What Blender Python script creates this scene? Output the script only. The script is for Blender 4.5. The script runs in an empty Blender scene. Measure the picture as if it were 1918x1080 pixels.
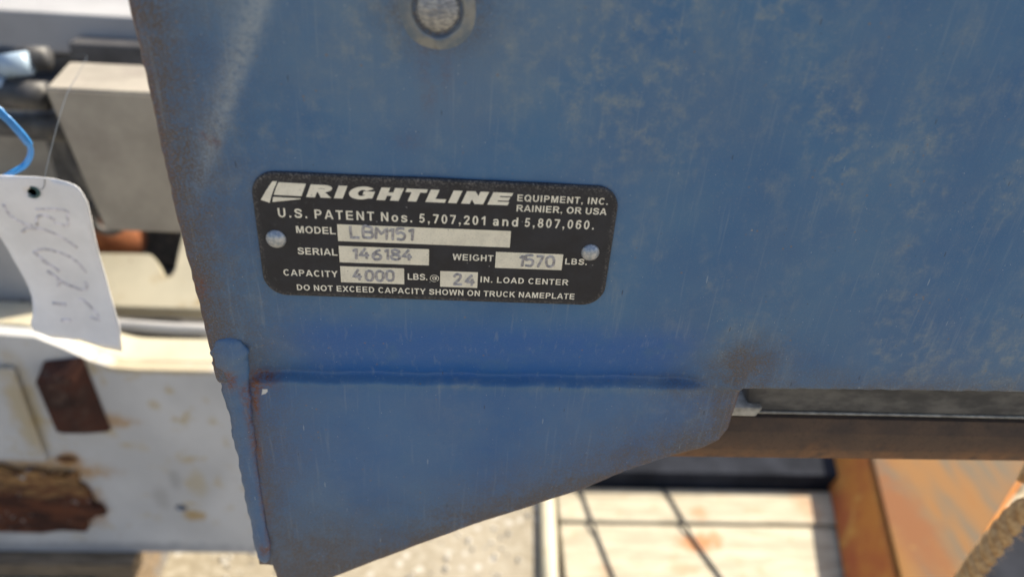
import bpy, bmesh, math, random
import numpy as np
from mathutils import Matrix, Vector
from mathutils.geometry import delaunay_2d_cdt

random.seed(7); rng = np.random.default_rng(7)
S = bpy.context.scene
COL = S.collection
PZ = 0.62                                   # height of the nameplate's centre above the ground

# ------------------------------------------------------------------ camera
cam = bpy.data.cameras.new('camera'); cam_o = bpy.data.objects.new('camera', cam); COL.objects.link(cam_o)
right = Vector((0.99717187, -0.0385799, 0.06449694)); fwd = Vector((0.06701714, 0.84486408, -0.53076679)); up = Vector((-0.03401421, 0.53358812, 0.84506021))
mw = Matrix.Identity(4)
for i in range(3):
    mw[i][0] = right[i]; mw[i][1] = up[i]; mw[i][2] = -fwd[i]
mw.translation = Vector((0.00825222, -0.21047538, 0.11538339 + PZ))
cam_o.matrix_world = mw
cam.sensor_width = 36; cam.lens = 1400 / 1918 * 36
cam.clip_start = 0.01; cam.clip_end = 500
cam.dof.use_dof = True; cam.dof.focus_distance = 0.26; cam.dof.aperture_fstop = 6.6
S.camera = cam_o

# ------------------------------------------------------------------ sky, sun, exposure
SUN = Vector((0.66, 0.50, 0.80)).normalized()
w = bpy.data.worlds.new('World'); S.world = w; w.use_nodes = True
nt = w.node_tree; bg = nt.nodes['Background']
sky = nt.nodes.new('ShaderNodeTexSky'); sky.sky_type = 'NISHITA'; sky.sun_disc = False
sky.sun_elevation = math.asin(SUN.z); sky.sun_rotation = math.atan2(SUN.x, SUN.y)
sky.air_density = 1.0; sky.dust_density = 3.0; sky.ozone_density = 1.0
nt.links.new(sky.outputs[0], bg.inputs[0]); bg.inputs[1].default_value = 0.11
sl = bpy.data.lights.new('sun', 'SUN'); sl.energy = 5.0; sl.angle = math.radians(0.53); sl.color = (1.0, 0.89, 0.70)
so = bpy.data.objects.new('sun', sl); COL.objects.link(so); so.location = SUN * 10
so.rotation_euler = SUN.to_track_quat('Z', 'Y').to_euler()
S.view_settings.view_transform = 'Standard'; S.view_settings.look = 'None'
S.view_settings.gamma = 1.0; S.view_settings.use_curve_mapping = False
S.view_settings.exposure = 0.80

# ------------------------------------------------------------------ object helpers
def link(o, parent=None):
    COL.objects.link(o)
    if parent is not None:
        o.parent = parent
        o.matrix_parent_inverse = Matrix.Translation(-world_loc(parent))
    return o
def world_loc(o):
    v = Vector(o.location)
    if o.parent is not None and o.parent_type == 'OBJECT':
        v = o.matrix_parent_inverse @ v; v = world_loc(o.parent) + v
    return v
def empty(name, loc, label, cat, group=None, kind=None):
    o = bpy.data.objects.new(name, None); o.location = loc; o.empty_display_size = 0.02; COL.objects.link(o)
    tag(o, label, cat, group, kind); return o
def tag(o, label=None, cat=None, group=None, kind=None):
    if label: o['label'] = label
    if cat: o['category'] = cat
    if group: o['group'] = group
    if kind: o['kind'] = kind
    return o
def mesh(name, verts, faces, mat, parent=None, smooth=False):
    me = bpy.data.meshes.new(name); me.from_pydata([tuple(map(float, v)) for v in verts], [], [tuple(map(int, f)) for f in faces])
    me.update(); me.validate()
    if smooth: me.polygons.foreach_set('use_smooth', [True] * len(me.polygons))
    if mat: me.materials.append(mat)
    return link(bpy.data.objects.new(name, me), parent)
def from_bm(name, bm, mat, parent=None, smooth=False):
    bmesh.ops.recalc_face_normals(bm, faces=bm.faces)
    me = bpy.data.meshes.new(name); bm.to_mesh(me); bm.free()
    if smooth: me.polygons.foreach_set('use_smooth', [True] * len(me.polygons))
    if mat: me.materials.append(mat)
    return link(bpy.data.objects.new(name, me), parent)
def box(name, lo, hi, mat, parent=None, bev=0.002, jit=0.0):
    bm = bmesh.new(); bmesh.ops.create_cube(bm, size=1)
    for v in bm.verts:
        v.co = Vector([lo[i] if v.co[i] < 0 else hi[i] for i in range(3)]) + Vector([random.uniform(-jit, jit) for _ in range(3)])
    if bev: bmesh.ops.bevel(bm, geom=bm.edges[:], offset=bev, segments=2, affect='EDGES', profile=0.6)
    return from_bm(name, bm, mat, parent)
def prism(name, outline, y0, y1, mat, parent=None, bev=0.0015, plane='xz'):
    """outline in x/z extruded along y, or in x/y extruded along z"""
    bm = bmesh.new()
    if plane == 'xz': vs = [bm.verts.new((a, y0, b)) for a, b in outline]
    else: vs = [bm.verts.new((a, b, y0)) for a, b in outline]
    f = bm.faces.new(vs)
    r = bmesh.ops.extrude_face_region(bm, geom=[f])
    d = Vector((0, y1 - y0, 0)) if plane == 'xz' else Vector((0, 0, y1 - y0))
    for g in r['geom']:
        if isinstance(g, bmesh.types.BMVert): g.co += d
    if bev: bmesh.ops.bevel(bm, geom=bm.edges[:], offset=bev, segments=2, affect='EDGES', profile=0.6)
    return from_bm(name, bm, mat, parent)
def catmull(P, n=6):
    P = [np.array(p, float) for p in P]
    Q = [2 * P[0] - P[1]] + P + [2 * P[-1] - P[-2]]; out = []
    for i in range(1, len(Q) - 2):
        for k in range(n):
            t = k / n; a, b, c, d = Q[i - 1], Q[i], Q[i + 1], Q[i + 2]
            out.append(0.5 * (2 * b + (c - a) * t + (2 * a - 5 * b + 4 * c - d) * t * t + (-a + 3 * b - 3 * c + d) * t ** 3))
    out.append(P[-1]); return np.array(out)
def tube(name, path, rad, mat, parent=None, nseg=14, flat=(1, 1), rough=0.0, ref=Vector((0, 1, 0)), closed_ends=True):
    path = [Vector(p) for p in path]; n = len(path)
    rad = [rad] * n if np.isscalar(rad) else rad
    V = []; Fs = []
    for i, p in enumerate(path):
        t = (path[min(i + 1, n - 1)] - path[max(i - 1, 0)]).normalized()
        a = t.cross(ref); a = a.normalized() if a.length > 1e-4 else Vector((1, 0, 0)); b = a.cross(t).normalized()
        for k in range(nseg):
            th = 2 * math.pi * k / nseg
            r = rad[i] * (1 + rough * random.uniform(-1, 1))
            V.append(p + a * math.cos(th) * r * flat[0] + b * math.sin(th) * r * flat[1])
    for i in range(n - 1):
        for k in range(nseg):
            Fs.append((i * nseg + k, i * nseg + (k + 1) % nseg, (i + 1) * nseg + (k + 1) % nseg, (i + 1) * nseg + k))
    if closed_ends:
        Fs.append(tuple(range(nseg))[::-1]); Fs.append(tuple((n - 1) * nseg + k for k in range(nseg)))
    o = mesh(name, V, Fs, mat, parent, smooth=True)
    bm = bmesh.new(); bm.from_mesh(o.data); bmesh.ops.recalc_face_normals(bm, faces=bm.faces); bm.to_mesh(o.data); bm.free()
    return o
def lathe(name, prof, origin, mat, parent=None, n=40, axis='y', wob=0.0):
    """profile of (radius, height) turned round an axis pointing at the viewer (-y) or up (+z) or +x"""
    V = []; Fs = []
    ph = random.uniform(0, 6)
    for r, h in prof:
        for k in range(n):
            th = 2 * math.pi * k / n
            rr = r * (1 + wob * (math.sin(3 * th + ph) * .5 + math.sin(7 * th + 2 * ph) * .3 + random.uniform(-.3, .3)))
            c, s = rr * math.cos(th), rr * math.sin(th)
            V.append({'y': (c, -h, s), 'z': (c, s, h), 'x': (h, c, s)}[axis])
    m = len(prof)
    for i in range(m - 1):
        for k in range(n):
            Fs.append((i * n + k, i * n + (k + 1) % n, (i + 1) * n + (k + 1) % n, (i + 1) * n + k))
    Fs.append(tuple((m - 1) * n + k for k in range(n))); Fs.append(tuple(range(n))[::-1])
    o = mesh(name, V, Fs, mat, None, smooth=True)
    bm = bmesh.new(); bm.from_mesh(o.data); bmesh.ops.remove_doubles(bm, verts=bm.verts, dist=1e-7); bmesh.ops.recalc_face_normals(bm, faces=bm.faces); bm.to_mesh(o.data); bm.free()
    o.location = origin
    if parent is not None:
        o.parent = parent; o.matrix_parent_inverse = Matrix.Translation(-world_loc(parent))
    return o

# ------------------------------------------------------------------ material helpers
class MB:
    def __init__(s, name, rough=0.6, metal=0.0, spec=0.5):
        s.m = bpy.data.materials.new(name); s.m.use_nodes = True; s.t = s.m.node_tree
        s.b = s.t.nodes['Principled BSDF']; s.b.inputs['Roughness'].default_value = rough
        s.b.inputs['Metallic'].default_value = metal; s.b.inputs['Specular IOR Level'].default_value = spec
        s.co = s.t.nodes.new('ShaderNodeTexCoord').outputs['Object']
    def put(s, sock, v):
        if isinstance(v, bpy.types.NodeSocket): s.t.links.new(v, sock)
        elif isinstance(v, (tuple, list)) and len(v) == 3 and sock.type == 'RGBA': sock.default_value = (*v, 1)
        else: sock.default_value = v
    def map(s, scale=(1, 1, 1), rot=(0, 0, 0), loc=(0, 0, 0)):
        n = s.t.nodes.new('ShaderNodeMapping'); s.put(n.inputs[0], s.co)
        n.inputs['Scale'].default_value = scale; n.inputs['Rotation'].default_value = rot; n.inputs['Location'].default_value = loc
        return n.outputs[0]
    def noise(s, size, detail=4, rough=0.55, co=None, dist=0.0, lo=None, hi=None):
        n = s.t.nodes.new('ShaderNodeTexNoise'); s.put(n.inputs['Vector'], co if co is not None else s.co)
        n.inputs['Scale'].default_value = 1 / size; n.inputs['Detail'].default_value = detail; n.inputs['Roughness'].default_value = rough; n.inputs['Distortion'].default_value = dist
        return n.outputs['Fac'] if lo is None else s.ss(n.outputs['Fac'], lo, hi)
    def spots(s, size, rad, co=None, keep=1.0):
        """small round specks: a cell grid with only a share of its cells filled"""
        n = s.t.nodes.new('ShaderNodeTexVoronoi'); s.put(n.inputs['Vector'], co if co is not None else s.co); n.inputs['Scale'].default_value = 1 / size
        a = s.ss(n.outputs['Distance'], rad, rad * 0.55)
        sep = s.t.nodes.new('ShaderNodeSeparateColor'); s.put(sep.inputs[0], n.outputs['Color'])
        return s.mul(a, s.math('LESS_THAN', sep.outputs[0], keep))
    def ss(s, v, lo, hi):
        n = s.t.nodes.new('ShaderNodeMapRange'); n.interpolation_type = 'SMOOTHSTEP'; s.put(n.inputs['Value'], v)
        if lo > hi:
            n.inputs['From Min'].default_value = hi; n.inputs['From Max'].default_value = lo; n.inputs['To Min'].default_value = 1; n.inputs['To Max'].default_value = 0
        else:
            n.inputs['From Min'].default_value = lo; n.inputs['From Max'].default_value = hi
        return n.outputs[0]
    def math(s, op, a, b=0.0, clamp=False):
        n = s.t.nodes.new('ShaderNodeMath'); n.operation = op; n.use_clamp = clamp; s.put(n.inputs[0], a); s.put(n.inputs[1], b); return n.outputs[0]
    def soft(s, v, k):
        n = s.t.nodes.new('ShaderNodeMath'); n.operation = 'MULTIPLY_ADD'; s.put(n.inputs[0], v); n.inputs[1].default_value = k; n.inputs[2].default_value = 1 - k; return n.outputs[0]
    def mul(s, a, b): return s.math('MULTIPLY', a, b)
    def add(s, a, b): return s.math('ADD', a, b, True)
    def mix(s, f, a, b):
        n = s.t.nodes.new('ShaderNodeMix'); n.data_type = 'RGBA'; s.put(n.inputs[0], f); s.put(n.inputs[6], a); s.put(n.inputs[7], b); return n.outputs[2]
    def attr(s, name):
        n = s.t.nodes.new('ShaderNodeAttribute'); n.attribute_name = name; return n.outputs['Fac']
    def xyz(s):
        n = s.t.nodes.new('ShaderNodeSeparateXYZ'); s.put(n.inputs[0], s.co); return n.outputs
    def color(s, c): s.put(s.b.inputs['Base Color'], c)
    def rough(s, r): s.put(s.b.inputs['Roughness'], r)
    def bump(s, h, dist, strength=1.0):
        n = s.t.nodes.new('ShaderNodeBump'); n.inputs['Distance'].default_value = dist; n.inputs['Strength'].default_value = strength; s.put(n.inputs['Height'], h)
        old = s.b.inputs['Normal'].links
        if old: s.t.links.new(old[0].from_socket, n.inputs['Normal'])
        s.t.links.new(n.outputs[0], s.b.inputs['Normal'])

MM = 0.001
def mat_blue(name, attrs=True):
    m = MB(name, 0.5, 0, 0.45)
    edge, clean, dust, rust, glare, chip, filma = [m.attr(k) if attrs else k0 for k, k0 in (('edge', 0.25), ('clean', 0.3), ('dust', 0.4), ('rust', 0.0), ('glare', 0.0), ('chip', 0.0), ('film', 0.3))]
    big = m.noise(38 * MM, 3, 0.55, lo=.32, hi=.68)
    streak = m.map((1, 1, 0.62), (0, 0.45, 0))
    base = m.mix(big, (0.028, 0.124, 0.292), (0.045, 0.155, 0.315))
    base = m.mix(m.mul(clean, m.mul(0.95, m.noise(11 * MM, 5, .65, lo=.12, hi=.50))), base, (0.009, 0.104, 0.365))
    # chalky film and dust, in clouds with a fine grain
    cl = m.noise(13 * MM, 6, 0.68, co=streak, lo=.50, hi=.74)
    fine = m.noise(0.9 * MM, 3, 0.7, lo=.36, hi=.66)
    film = m.mul(filma, m.noise(40 * MM, 4, 0.55, lo=.22, hi=.60))
    base = m.mix(film, base, (0.160, 0.228, 0.295))
    base = m.mix(m.mul(m.mul(m.mul(cl, dust), m.soft(fine, 0.45)), .70), base, (0.200, 0.258, 0.305))
    patch = m.mul(m.noise(5.2 * MM, 5, 0.6, lo=.44, hi=.70), m.noise(42 * MM, 4, 0.6, co=streak, lo=.44, hi=.62))
    base = m.mix(m.mul(m.mul(m.mul(patch, dust), m.soft(fine, 0.40)), .68), base, (0.255, 0.295, 0.300))
    base = m.mix(m.mul(glare, m.mul(1.0, m.noise(2.2 * MM, 4, 0.6, lo=.15, hi=.6))), base, (0.285, 0.350, 0.410))  # streak of glare mixed into the paint colour
    # brown bloom creeping in from cut edges
    gr = m.noise(0.75 * MM, 3, 0.75, lo=.38, hi=.60); gr2 = m.noise(7 * MM, 4, 0.6, lo=.30, hi=.62)
    e = m.mul(edge, m.mul(m.soft(gr, 0.6), m.soft(gr2, 0.42)))
    base = m.mix(m.math('MULTIPLY', e, 1.75, True), base, (0.092, 0.082, 0.084))
    e2 = m.mul(m.ss(edge, .35, 1.0), m.noise(0.6 * MM, 2, 0.7, lo=.60, hi=.68))
    base = m.mix(m.mul(e2, 0.7), base, (0.30, 0.20, 0.13))
    # rust
    rn = m.noise(1.6 * MM, 5, 0.7, lo=.40, hi=.60)
    base = m.mix(m.mul(m.math('MULTIPLY', rust, 1.5, True), m.soft(rn, 0.75)), base, m.mix(m.noise(1.1 * MM, 3), (0.055, 0.022, 0.012), (0.26, 0.085, 0.030)))
    rs = m.mul(m.spots(3.2 * MM, 0.16, keep=0.30), m.noise(20 * MM, 2, lo=.45, hi=.6))
    base = m.mix(m.mul(rs, 0.6), base, (0.20, 0.15, 0.11))
    # specks and chips
    base = m.mix(m.mul(m.spots(1.7 * MM, 0.11, keep=0.13), 0.55), base, (0.55, 0.56, 0.56))
    base = m.mix(m.mul(m.spots(3.1 * MM, 0.085, keep=0.14), 0.7), base, (0.035, 0.05, 0.075))
    sc = m.map((1, 1, 0.16), (0, 0.9, 0)); base = m.mix(m.mul(m.spots(3.0 * MM, 0.10, co=sc, keep=0.12), 0.5), base, (0.34, 0.41, 0.47))
    sc = m.map((1, 1, 0.2), (0, -1.1, 0.2)); base = m.mix(m.mul(m.spots(3.4 * MM, 0.085, co=sc, keep=0.15), 0.75), base, (0.030, 0.050, 0.085))
    vs = m.map((1, 1, .05)); base = m.mix(m.mul(m.noise(1.8 * MM, 3, .6, co=vs, lo=.56, hi=.74), .22), base, (0.26, 0.32, 0.37))
    base = m.mix(m.mul(m.noise(.5 * MM, 2, .8, lo=.60, hi=.72), m.soft(dust, .6)), base, m.mix(m.noise(3 * MM, 2), (0.20, 0.26, 0.33), (0.12, 0.16, 0.22)))
    crk = m.noise(7 * MM, 5, .7, lo=.715, hi=.735); base = m.mix(m.mul(m.mul(crk, dust), .8), base, (0.34, 0.31, 0.26))
    base = m.mix(m.ss(chip, .4, .6), base, (0.62, 0.62, 0.60))
    m.color(base)
    m.rough(m.math('ADD', m.mul(m.noise(9 * MM, 4), 0.22), 0.34))
    m.bump(m.noise(1.1 * MM, 3, 0.6), 0.06 * MM, 0.9)
    m.bump(m.noise(9 * MM, 3, 0.5), 0.25 * MM, 0.8)
    m.bump(gr, 0.10 * MM, 0.35)
    return m.m
M_BLUE = mat_blue('blue_paint')
M_BLUE_PLAIN = mat_blue('blue_paint_plain', False)

def mat_rust(name, a=(0.075, 0.030, 0.017), b=(0.27, 0.10, 0.032), c=(0.40, 0.23, 0.10), sz=0.02, grey=None, gl=.5, gh=.65):
    m = MB(name, 0.85, 0, 0.25)
    col = m.mix(m.noise(sz, 5, 0.6, lo=.32, hi=.62), a, b)
    col = m.mix(m.noise(sz * 0.55, 5, 0.65, lo=.52, hi=.72), col, c)
    if grey: col = m.mix(m.noise(sz * 2.2, 4, 0.6, lo=gl, hi=gh), col, grey)
    m.color(m.mix(m.mul(m.noise(sz * .06, 3, .7, lo=.5, hi=.7), .5), col, a))
    m.bump(m.noise(sz * .12, 4, .65), 0.5 * MM, .7)
    return m.m
def mat_white(name, base=(0.50, 0.50, 0.49), stain=(0.42, 0.34, 0.18), amt=.6, rust=.65, sz=.05):
    m = MB(name, 0.55, 0, 0.4)
    col = m.mix(m.noise(sz * 2, 4, .55, lo=.35, hi=.65), base, tuple(x * .82 for x in base))
    col = m.mix(m.mul(m.noise(sz * .45, 5, .62, lo=.58, hi=.72), amt), col, stain)
    col = m.mix(m.mul(m.noise(sz * .3, 5, .68, lo=rust, hi=rust + .07), .9), col, (0.20, 0.075, 0.03))
    col = m.mix(m.mul(m.spots(sz * .25, .16, keep=.15), .7), col, (0.08, 0.07, 0.06))
    m.color(col); m.bump(m.noise(sz * .1, 3), 0.3 * MM, .5)
    return m.m
def blob(m, c, r, n=.012, amp=1.4):
    v = m.t.nodes.new('ShaderNodeVectorMath'); v.operation = 'SUBTRACT'; m.put(v.inputs[0], m.co); v.inputs[1].default_value = c
    v2 = m.t.nodes.new('ShaderNodeVectorMath'); v2.operation = 'MULTIPLY'; m.put(v2.inputs[0], v.outputs[0]); v2.inputs[1].default_value = tuple(1 / q for q in r)
    ln = m.t.nodes.new('ShaderNodeVectorMath'); ln.operation = 'LENGTH'; m.put(ln.inputs[0], v2.outputs[0])
    return m.ss(m.math('ADD', ln.outputs['Value'], m.mul(m.math('SUBTRACT', m.noise(n, 5, .65), .5), amp)), 1.1, .3)
def mat_white_front():
    m = MB('dirty_shaded_white_paint', 0.55, 0, 0.4)
    col = m.mix(m.noise(.09, 4, .55, lo=.35, hi=.65), (0.57, 0.575, 0.585), (0.47, 0.475, 0.485))
    col = m.mix(m.mul(m.noise(.016, 5, .62, lo=.56, hi=.72), .7), col, (0.44, 0.34, 0.17))
    col = m.mix(m.mul(m.noise(.013, 5, .68, lo=.66, hi=.74), .9), col, (0.22, 0.09, 0.03))
    for c, r, k, cc in (((-.375, .30, .200), (.075, .1, .018), .85, (0.40, 0.23, 0.08)), ((-.345, .30, .155), (.024, .1, .035), .8, (0.36, 0.19, 0.06)), ((-.345, .30, .214), (.016, .1, .012), .9, (0.34, 0.18, 0.06)),
                        ((-.365, .30, .275), (.016, .1, .07), .75, (0.42, 0.34, 0.20)), ((-.31, .30, .262), (.040, .1, .012), .7, (0.40, 0.22, 0.07)), ((-.245, .30, .142), (.014, .1, .010), .8, (0.40, 0.26, 0.08)), ((-.235, .30, .185), (.012, .1, .022), .45, (0.42, 0.32, 0.13)), ((-.272, .30, .165), (.010, .1, .02), .35, (0.25, 0.23, 0.22)), ((-.255, .30, .19), (.008, .1, .016), .4, (0.22, 0.21, 0.21)), ((-.25, .30, .321), (.08, .1, .006), .6, (0.40, 0.30, 0.12)), ((-.34, .30, .092), (.2, .1, .012), .6, (0.22, 0.23, 0.26))):  # last entry paints the bluish shade of the rolled lower edge
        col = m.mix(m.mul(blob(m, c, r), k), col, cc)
    m.color(col); m.bump(m.noise(.006, 3), 0.3 * MM, .5)
    return m.m
def mat_plain(name, c, rough=.6, metal=0., var=.25, sz=.01, spec=.5, dust=None):
    m = MB(name, rough, metal, spec)
    col = m.mix(m.noise(sz, 4, .6, lo=.3, hi=.7), tuple(x * (1 - var) for x in c), tuple(min(1, x * (1 + var)) for x in c))
    if dust: col = m.mix(m.mul(m.noise(sz * 1.7, 5, .65, lo=.45, hi=.7), .7), col, dust)
    m.color(col); m.bump(m.noise(sz * .1, 3), sz * .02, .5)
    return m.m

# ------------------------------------------------------------------ materials
def mat_ground():
    m = MB('sunlit_concrete', 0.9, 0, 0.2)
    col = m.mix(m.noise(.25, 4, .6, lo=.35, hi=.65), (0.255, 0.225, 0.170), (0.32, 0.285, 0.225))
    col = m.mix(m.noise(.012, 4, .7, lo=.45, hi=.65), col, (0.36, 0.33, 0.27))
    col = m.mix(m.mul(m.spots(.018, .3, keep=.5), .7), col, (0.50, 0.49, 0.46))
    col = m.mix(m.mul(m.spots(.022, .25, keep=.3), .7), col, (0.14, 0.125, 0.10))
    m.color(col); m.bump(m.noise(.01, 4), 2 * MM, .6); return m.m
def mat_name():
    m = MB('black_etched_plate', 0.42, 0.0, 0.35)
    x, y, z = m.xyz()
    top = m.ss(z, PZ + 0.0155, PZ + 0.0215)
    rim = m.attr('rim')
    c = m.mix(m.noise(9 * MM, 4, .6, lo=.35, hi=.65), (0.014, 0.016, 0.023), (0.021, 0.024, 0.034))
    grit = m.noise(.55 * MM, 3, .75, lo=.48, hi=.66)
    c = m.mix(m.mul(m.mul(top, m.noise(16 * MM, 3, lo=.25, hi=.6)), m.mul(grit, .45)), c, (0.26, 0.24, 0.22))
    c = m.mix(m.mul(m.ss(rim, .25, 1.), m.mul(grit, .45)), c, (0.24, 0.22, 0.20))
    c = m.mix(m.mul(m.spots(2.4 * MM, .12, keep=.16), .6), c, (0.30, 0.30, 0.30))
    c = m.mix(m.mul(m.noise(6 * MM, 5, .7, lo=.60, hi=.75), .22), c, (0.16, 0.16, 0.17))
    m.color(c); m.rough(m.math('ADD', m.mul(grit, .2), .38)); m.bump(m.noise(.7 * MM, 3), 0.03 * MM, .6); m.bump(m.noise(30 * MM, 2), .5 * MM, .5)
    return m.m
def mat_cream(name, base=(0.88, 0.83, 0.69), dirt=.35):
    m = MB(name, 0.5, 0.0, 0.5)
    c = m.mix(m.noise(4 * MM, 4, .65, lo=.35, hi=.7), base, tuple(x * .86 for x in base))
    c = m.mix(m.mul(m.noise(.6 * MM, 3, .75, lo=.52, hi=.68), dirt), c, (0.34, 0.32, 0.28))
    c = m.mix(m.mul(m.spots(1.6 * MM, .16, keep=.12), .6), c, (0.12, 0.115, 0.11))
    m.color(c); m.bump(m.noise(.5 * MM, 2), .02 * MM, .5); return m.m
def mat_wood(name, c=(0.28, 0.21, 0.14)):
    m = MB(name, .85, 0, .2); g = m.map((.15, 1, 1))
    col = m.mix(m.noise(.006, 5, .65, co=g, lo=.35, hi=.65), c, tuple(x * .5 for x in c)); m.color(m.mix(m.noise(.05, 3, lo=.5, hi=.7), col, (.2, .19, .18)))
    m.bump(m.noise(.004, 4, co=g), .6 * MM, .6); return m.m
M_GROUND = mat_ground(); M_NAME = mat_name()
M_CREAM = mat_cream('bare_metal_lettering', dirt=.22); M_FIELD = mat_cream('bare_metal_field', (0.86, 0.80, 0.64), .36)
M_STAMP = mat_plain('stamped_metal', (0.37, 0.355, 0.36), .5, .1, .4, .0009)
def mat_rivet():
    m = MB('rivet_metal', .42, .55, .5)
    c = m.mix(m.noise(1.3 * MM, 4, .7, lo=.38, hi=.62), (0.28, 0.32, 0.37), (0.50, 0.51, 0.52)); m.color(c)
    m.rough(m.math('ADD', m.mul(m.noise(1.1 * MM, 3), .35), .25)); m.bump(m.noise(.5 * MM, 3), .05 * MM, .7); return m.m
M_RIVET = mat_rivet()
def mat_pin():
    m = MB('worn_pin_steel', .42, .45, .5); g = m.map((1, 1, 2.4), (0, .35, 0))
    n = m.noise(1.7 * MM, 4, .6, co=g, lo=.35, hi=.68)
    c = m.mix(n, (0.20, 0.205, 0.22), (0.50, 0.49, 0.455)); c = m.mix(m.noise(6 * MM, 3, lo=.5, hi=.75), c, (0.15, 0.17, 0.21)); m.color(c)
    m.bump(m.noise(1.5 * MM, 3, co=g), .5 * MM, .9); return m.m
M_PIN = mat_pin()
def mat_ring():
    m = MB('worn_weld_ring', .38, .25, .5)
    c = m.mix(m.noise(6 * MM, 3, .5, lo=.35, hi=.65), (0.115, 0.155, 0.205), (0.24, 0.245, 0.235)); c = m.mix(m.mul(m.noise(1.2 * MM, 3, .7, lo=.55, hi=.7), .4), c, (0.13, 0.11, 0.10)); m.color(c)
    m.bump(m.noise(2.5 * MM, 3), .2 * MM, .5); return m.m
M_RING = mat_ring()
def mat_bar():
    m = MB('brown_rusted_bar', .85, 0, .25); x, y, z = m.xyz()
    col = m.mix(m.noise(.02, 5, .6, lo=.32, hi=.66), (0.080, 0.060, 0.050), (0.130, 0.086, 0.060))
    low = m.ss(m.math('ADD', z, m.mul(m.math('SUBTRACT', m.noise(.02, 4), .5), .03)), PZ - .100, PZ - .116)
    col = m.mix(m.mul(low, m.noise(.006, 5, .65, lo=.25, hi=.6)), col, (0.235, 0.125, 0.066))
    m.color(m.mix(m.mul(m.noise(.0015, 3, .7, lo=.5, hi=.7), .4), col, (0.05, 0.04, 0.036))); m.bump(m.noise(.0025, 4, .65), .5 * MM, .7); return m.m
M_BAR = mat_bar()
def mat_ledge():
    m = MB('dusty_black_rubber', .85, 0, .2); g = m.map((.4, 1, 1))
    c = m.mix(m.noise(7 * MM, 5, .65, co=g, lo=.35, hi=.68), (0.075, 0.073, 0.072), (0.155, 0.148, 0.138)); m.color(c); m.bump(m.noise(2 * MM, 3), .4 * MM, .6); return m.m
M_LEDGE = mat_ledge()
M_CHIP = mat_plain('bare_bright_end', (0.36, 0.345, 0.31), .6, 0, .35, .004)
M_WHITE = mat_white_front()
M_WHITE2 = mat_white('cream_white_paint', (0.56, 0.52, 0.40), (0.38, 0.26, 0.10), .5, .68, .04)
M_GREYW = mat_white('greyed_white_paint', (0.40, 0.40, 0.41), (0.3, 0.27, 0.2), .3, .75, .06)
def mat_slab():
    m = MB('rust_stained_white_sheet', 0.6, 0, 0.35)
    g = m.map((.5, 2.5, 1)); col = m.mix(m.noise(.03, 5, .6, co=g, lo=.35, hi=.65), (0.46, 0.415, 0.315), (0.34, 0.300, 0.220))
    col = m.mix(m.mul(m.noise(.02, 5, .65, lo=.55, hi=.72), .5), col, (0.33, 0.22, 0.10))
    for cx, cy, rx, ry, k in ((0.3021, 0.3797, 0.0321, 0.0185, 1.0), (0.3219, 0.3859, 0.0173, 0.0148, 0.8), (0.3126, 0.4223, 0.0161, 0.0124, 0.7), (0.2761, 0.3426, 0.0272, 0.0124, 0.45), (0.4578, 0.4353, 0.0198, 0.0371, 0.5), (0.1834, 0.3414, 0.0173, 0.0099, 0.35)):
        v = m.t.nodes.new('ShaderNodeVectorMath'); v.operation = 'SUBTRACT'; m.put(v.inputs[0], m.co); v.inputs[1].default_value = (cx, cy, 0.0119)
        v2 = m.t.nodes.new('ShaderNodeVectorMath'); v2.operation = 'MULTIPLY'; m.put(v2.inputs[0], v.outputs[0]); v2.inputs[1].default_value = (1 / rx, 1 / ry, 1 / .03)
        ln = m.t.nodes.new('ShaderNodeVectorMath'); ln.operation = 'LENGTH'; m.put(ln.inputs[0], v2.outputs[0])
        d = m.math('ADD', ln.outputs['Value'], m.mul(m.math('SUBTRACT', m.noise(.009, 4, .6), .5), 1.6))
        col = m.mix(m.mul(m.ss(d, 1.1, .25), k), col, m.mix(m.noise(.006, 3), (0.36, 0.11, 0.03), (0.40, 0.21, 0.08)))
    m.color(col); m.bump(m.noise(.004, 3), .3 * MM, .5); return m.m
M_SLAB = mat_slab()
M_BLOCK = mat_plain('beige_painted_block', (0.335, 0.305, 0.255), .6, 0, .12, .03, .35, (0.25, 0.22, 0.19))
M_RUSTDK = mat_rust('dark_brown_rust', (0.030, 0.017, 0.015), (0.066, 0.026, 0.018), (0.08, 0.05, 0.04), .03)
def mat_flake():
    m = MB('flaking_rust', .9, 0, .2); x, y, z = m.xyz(); g = m.map((.35, 1, 1))
    col = m.mix(m.noise(.012, 6, .7, co=g, lo=.36, hi=.64), (0.040, 0.020, 0.016), (0.135, 0.050, 0.026))
    hi = m.ss(m.math('ADD', z, m.mul(m.math('SUBTRACT', m.noise(.014, 5, .7, co=g), .5), .075)), .168, .196)
    col = m.mix(m.mul(hi, m.noise(.007, 5, .7, co=g, lo=.3, hi=.62)), col, (0.33, 0.19, 0.08))
    col = m.mix(m.noise(.010, 5, .7, lo=.62, hi=.70), col, (0.40, 0.38, 0.36))
    m.color(col); m.bump(m.noise(.006, 5, .7, co=g), 3 * MM, .9); return m.m
M_RUSTST = mat_flake()
M_RUSTOR = mat_rust('orange_rust', (0.50, 0.14, 0.05), (0.64, 0.25, 0.055), (0.70, 0.36, 0.09), .06)
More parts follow.
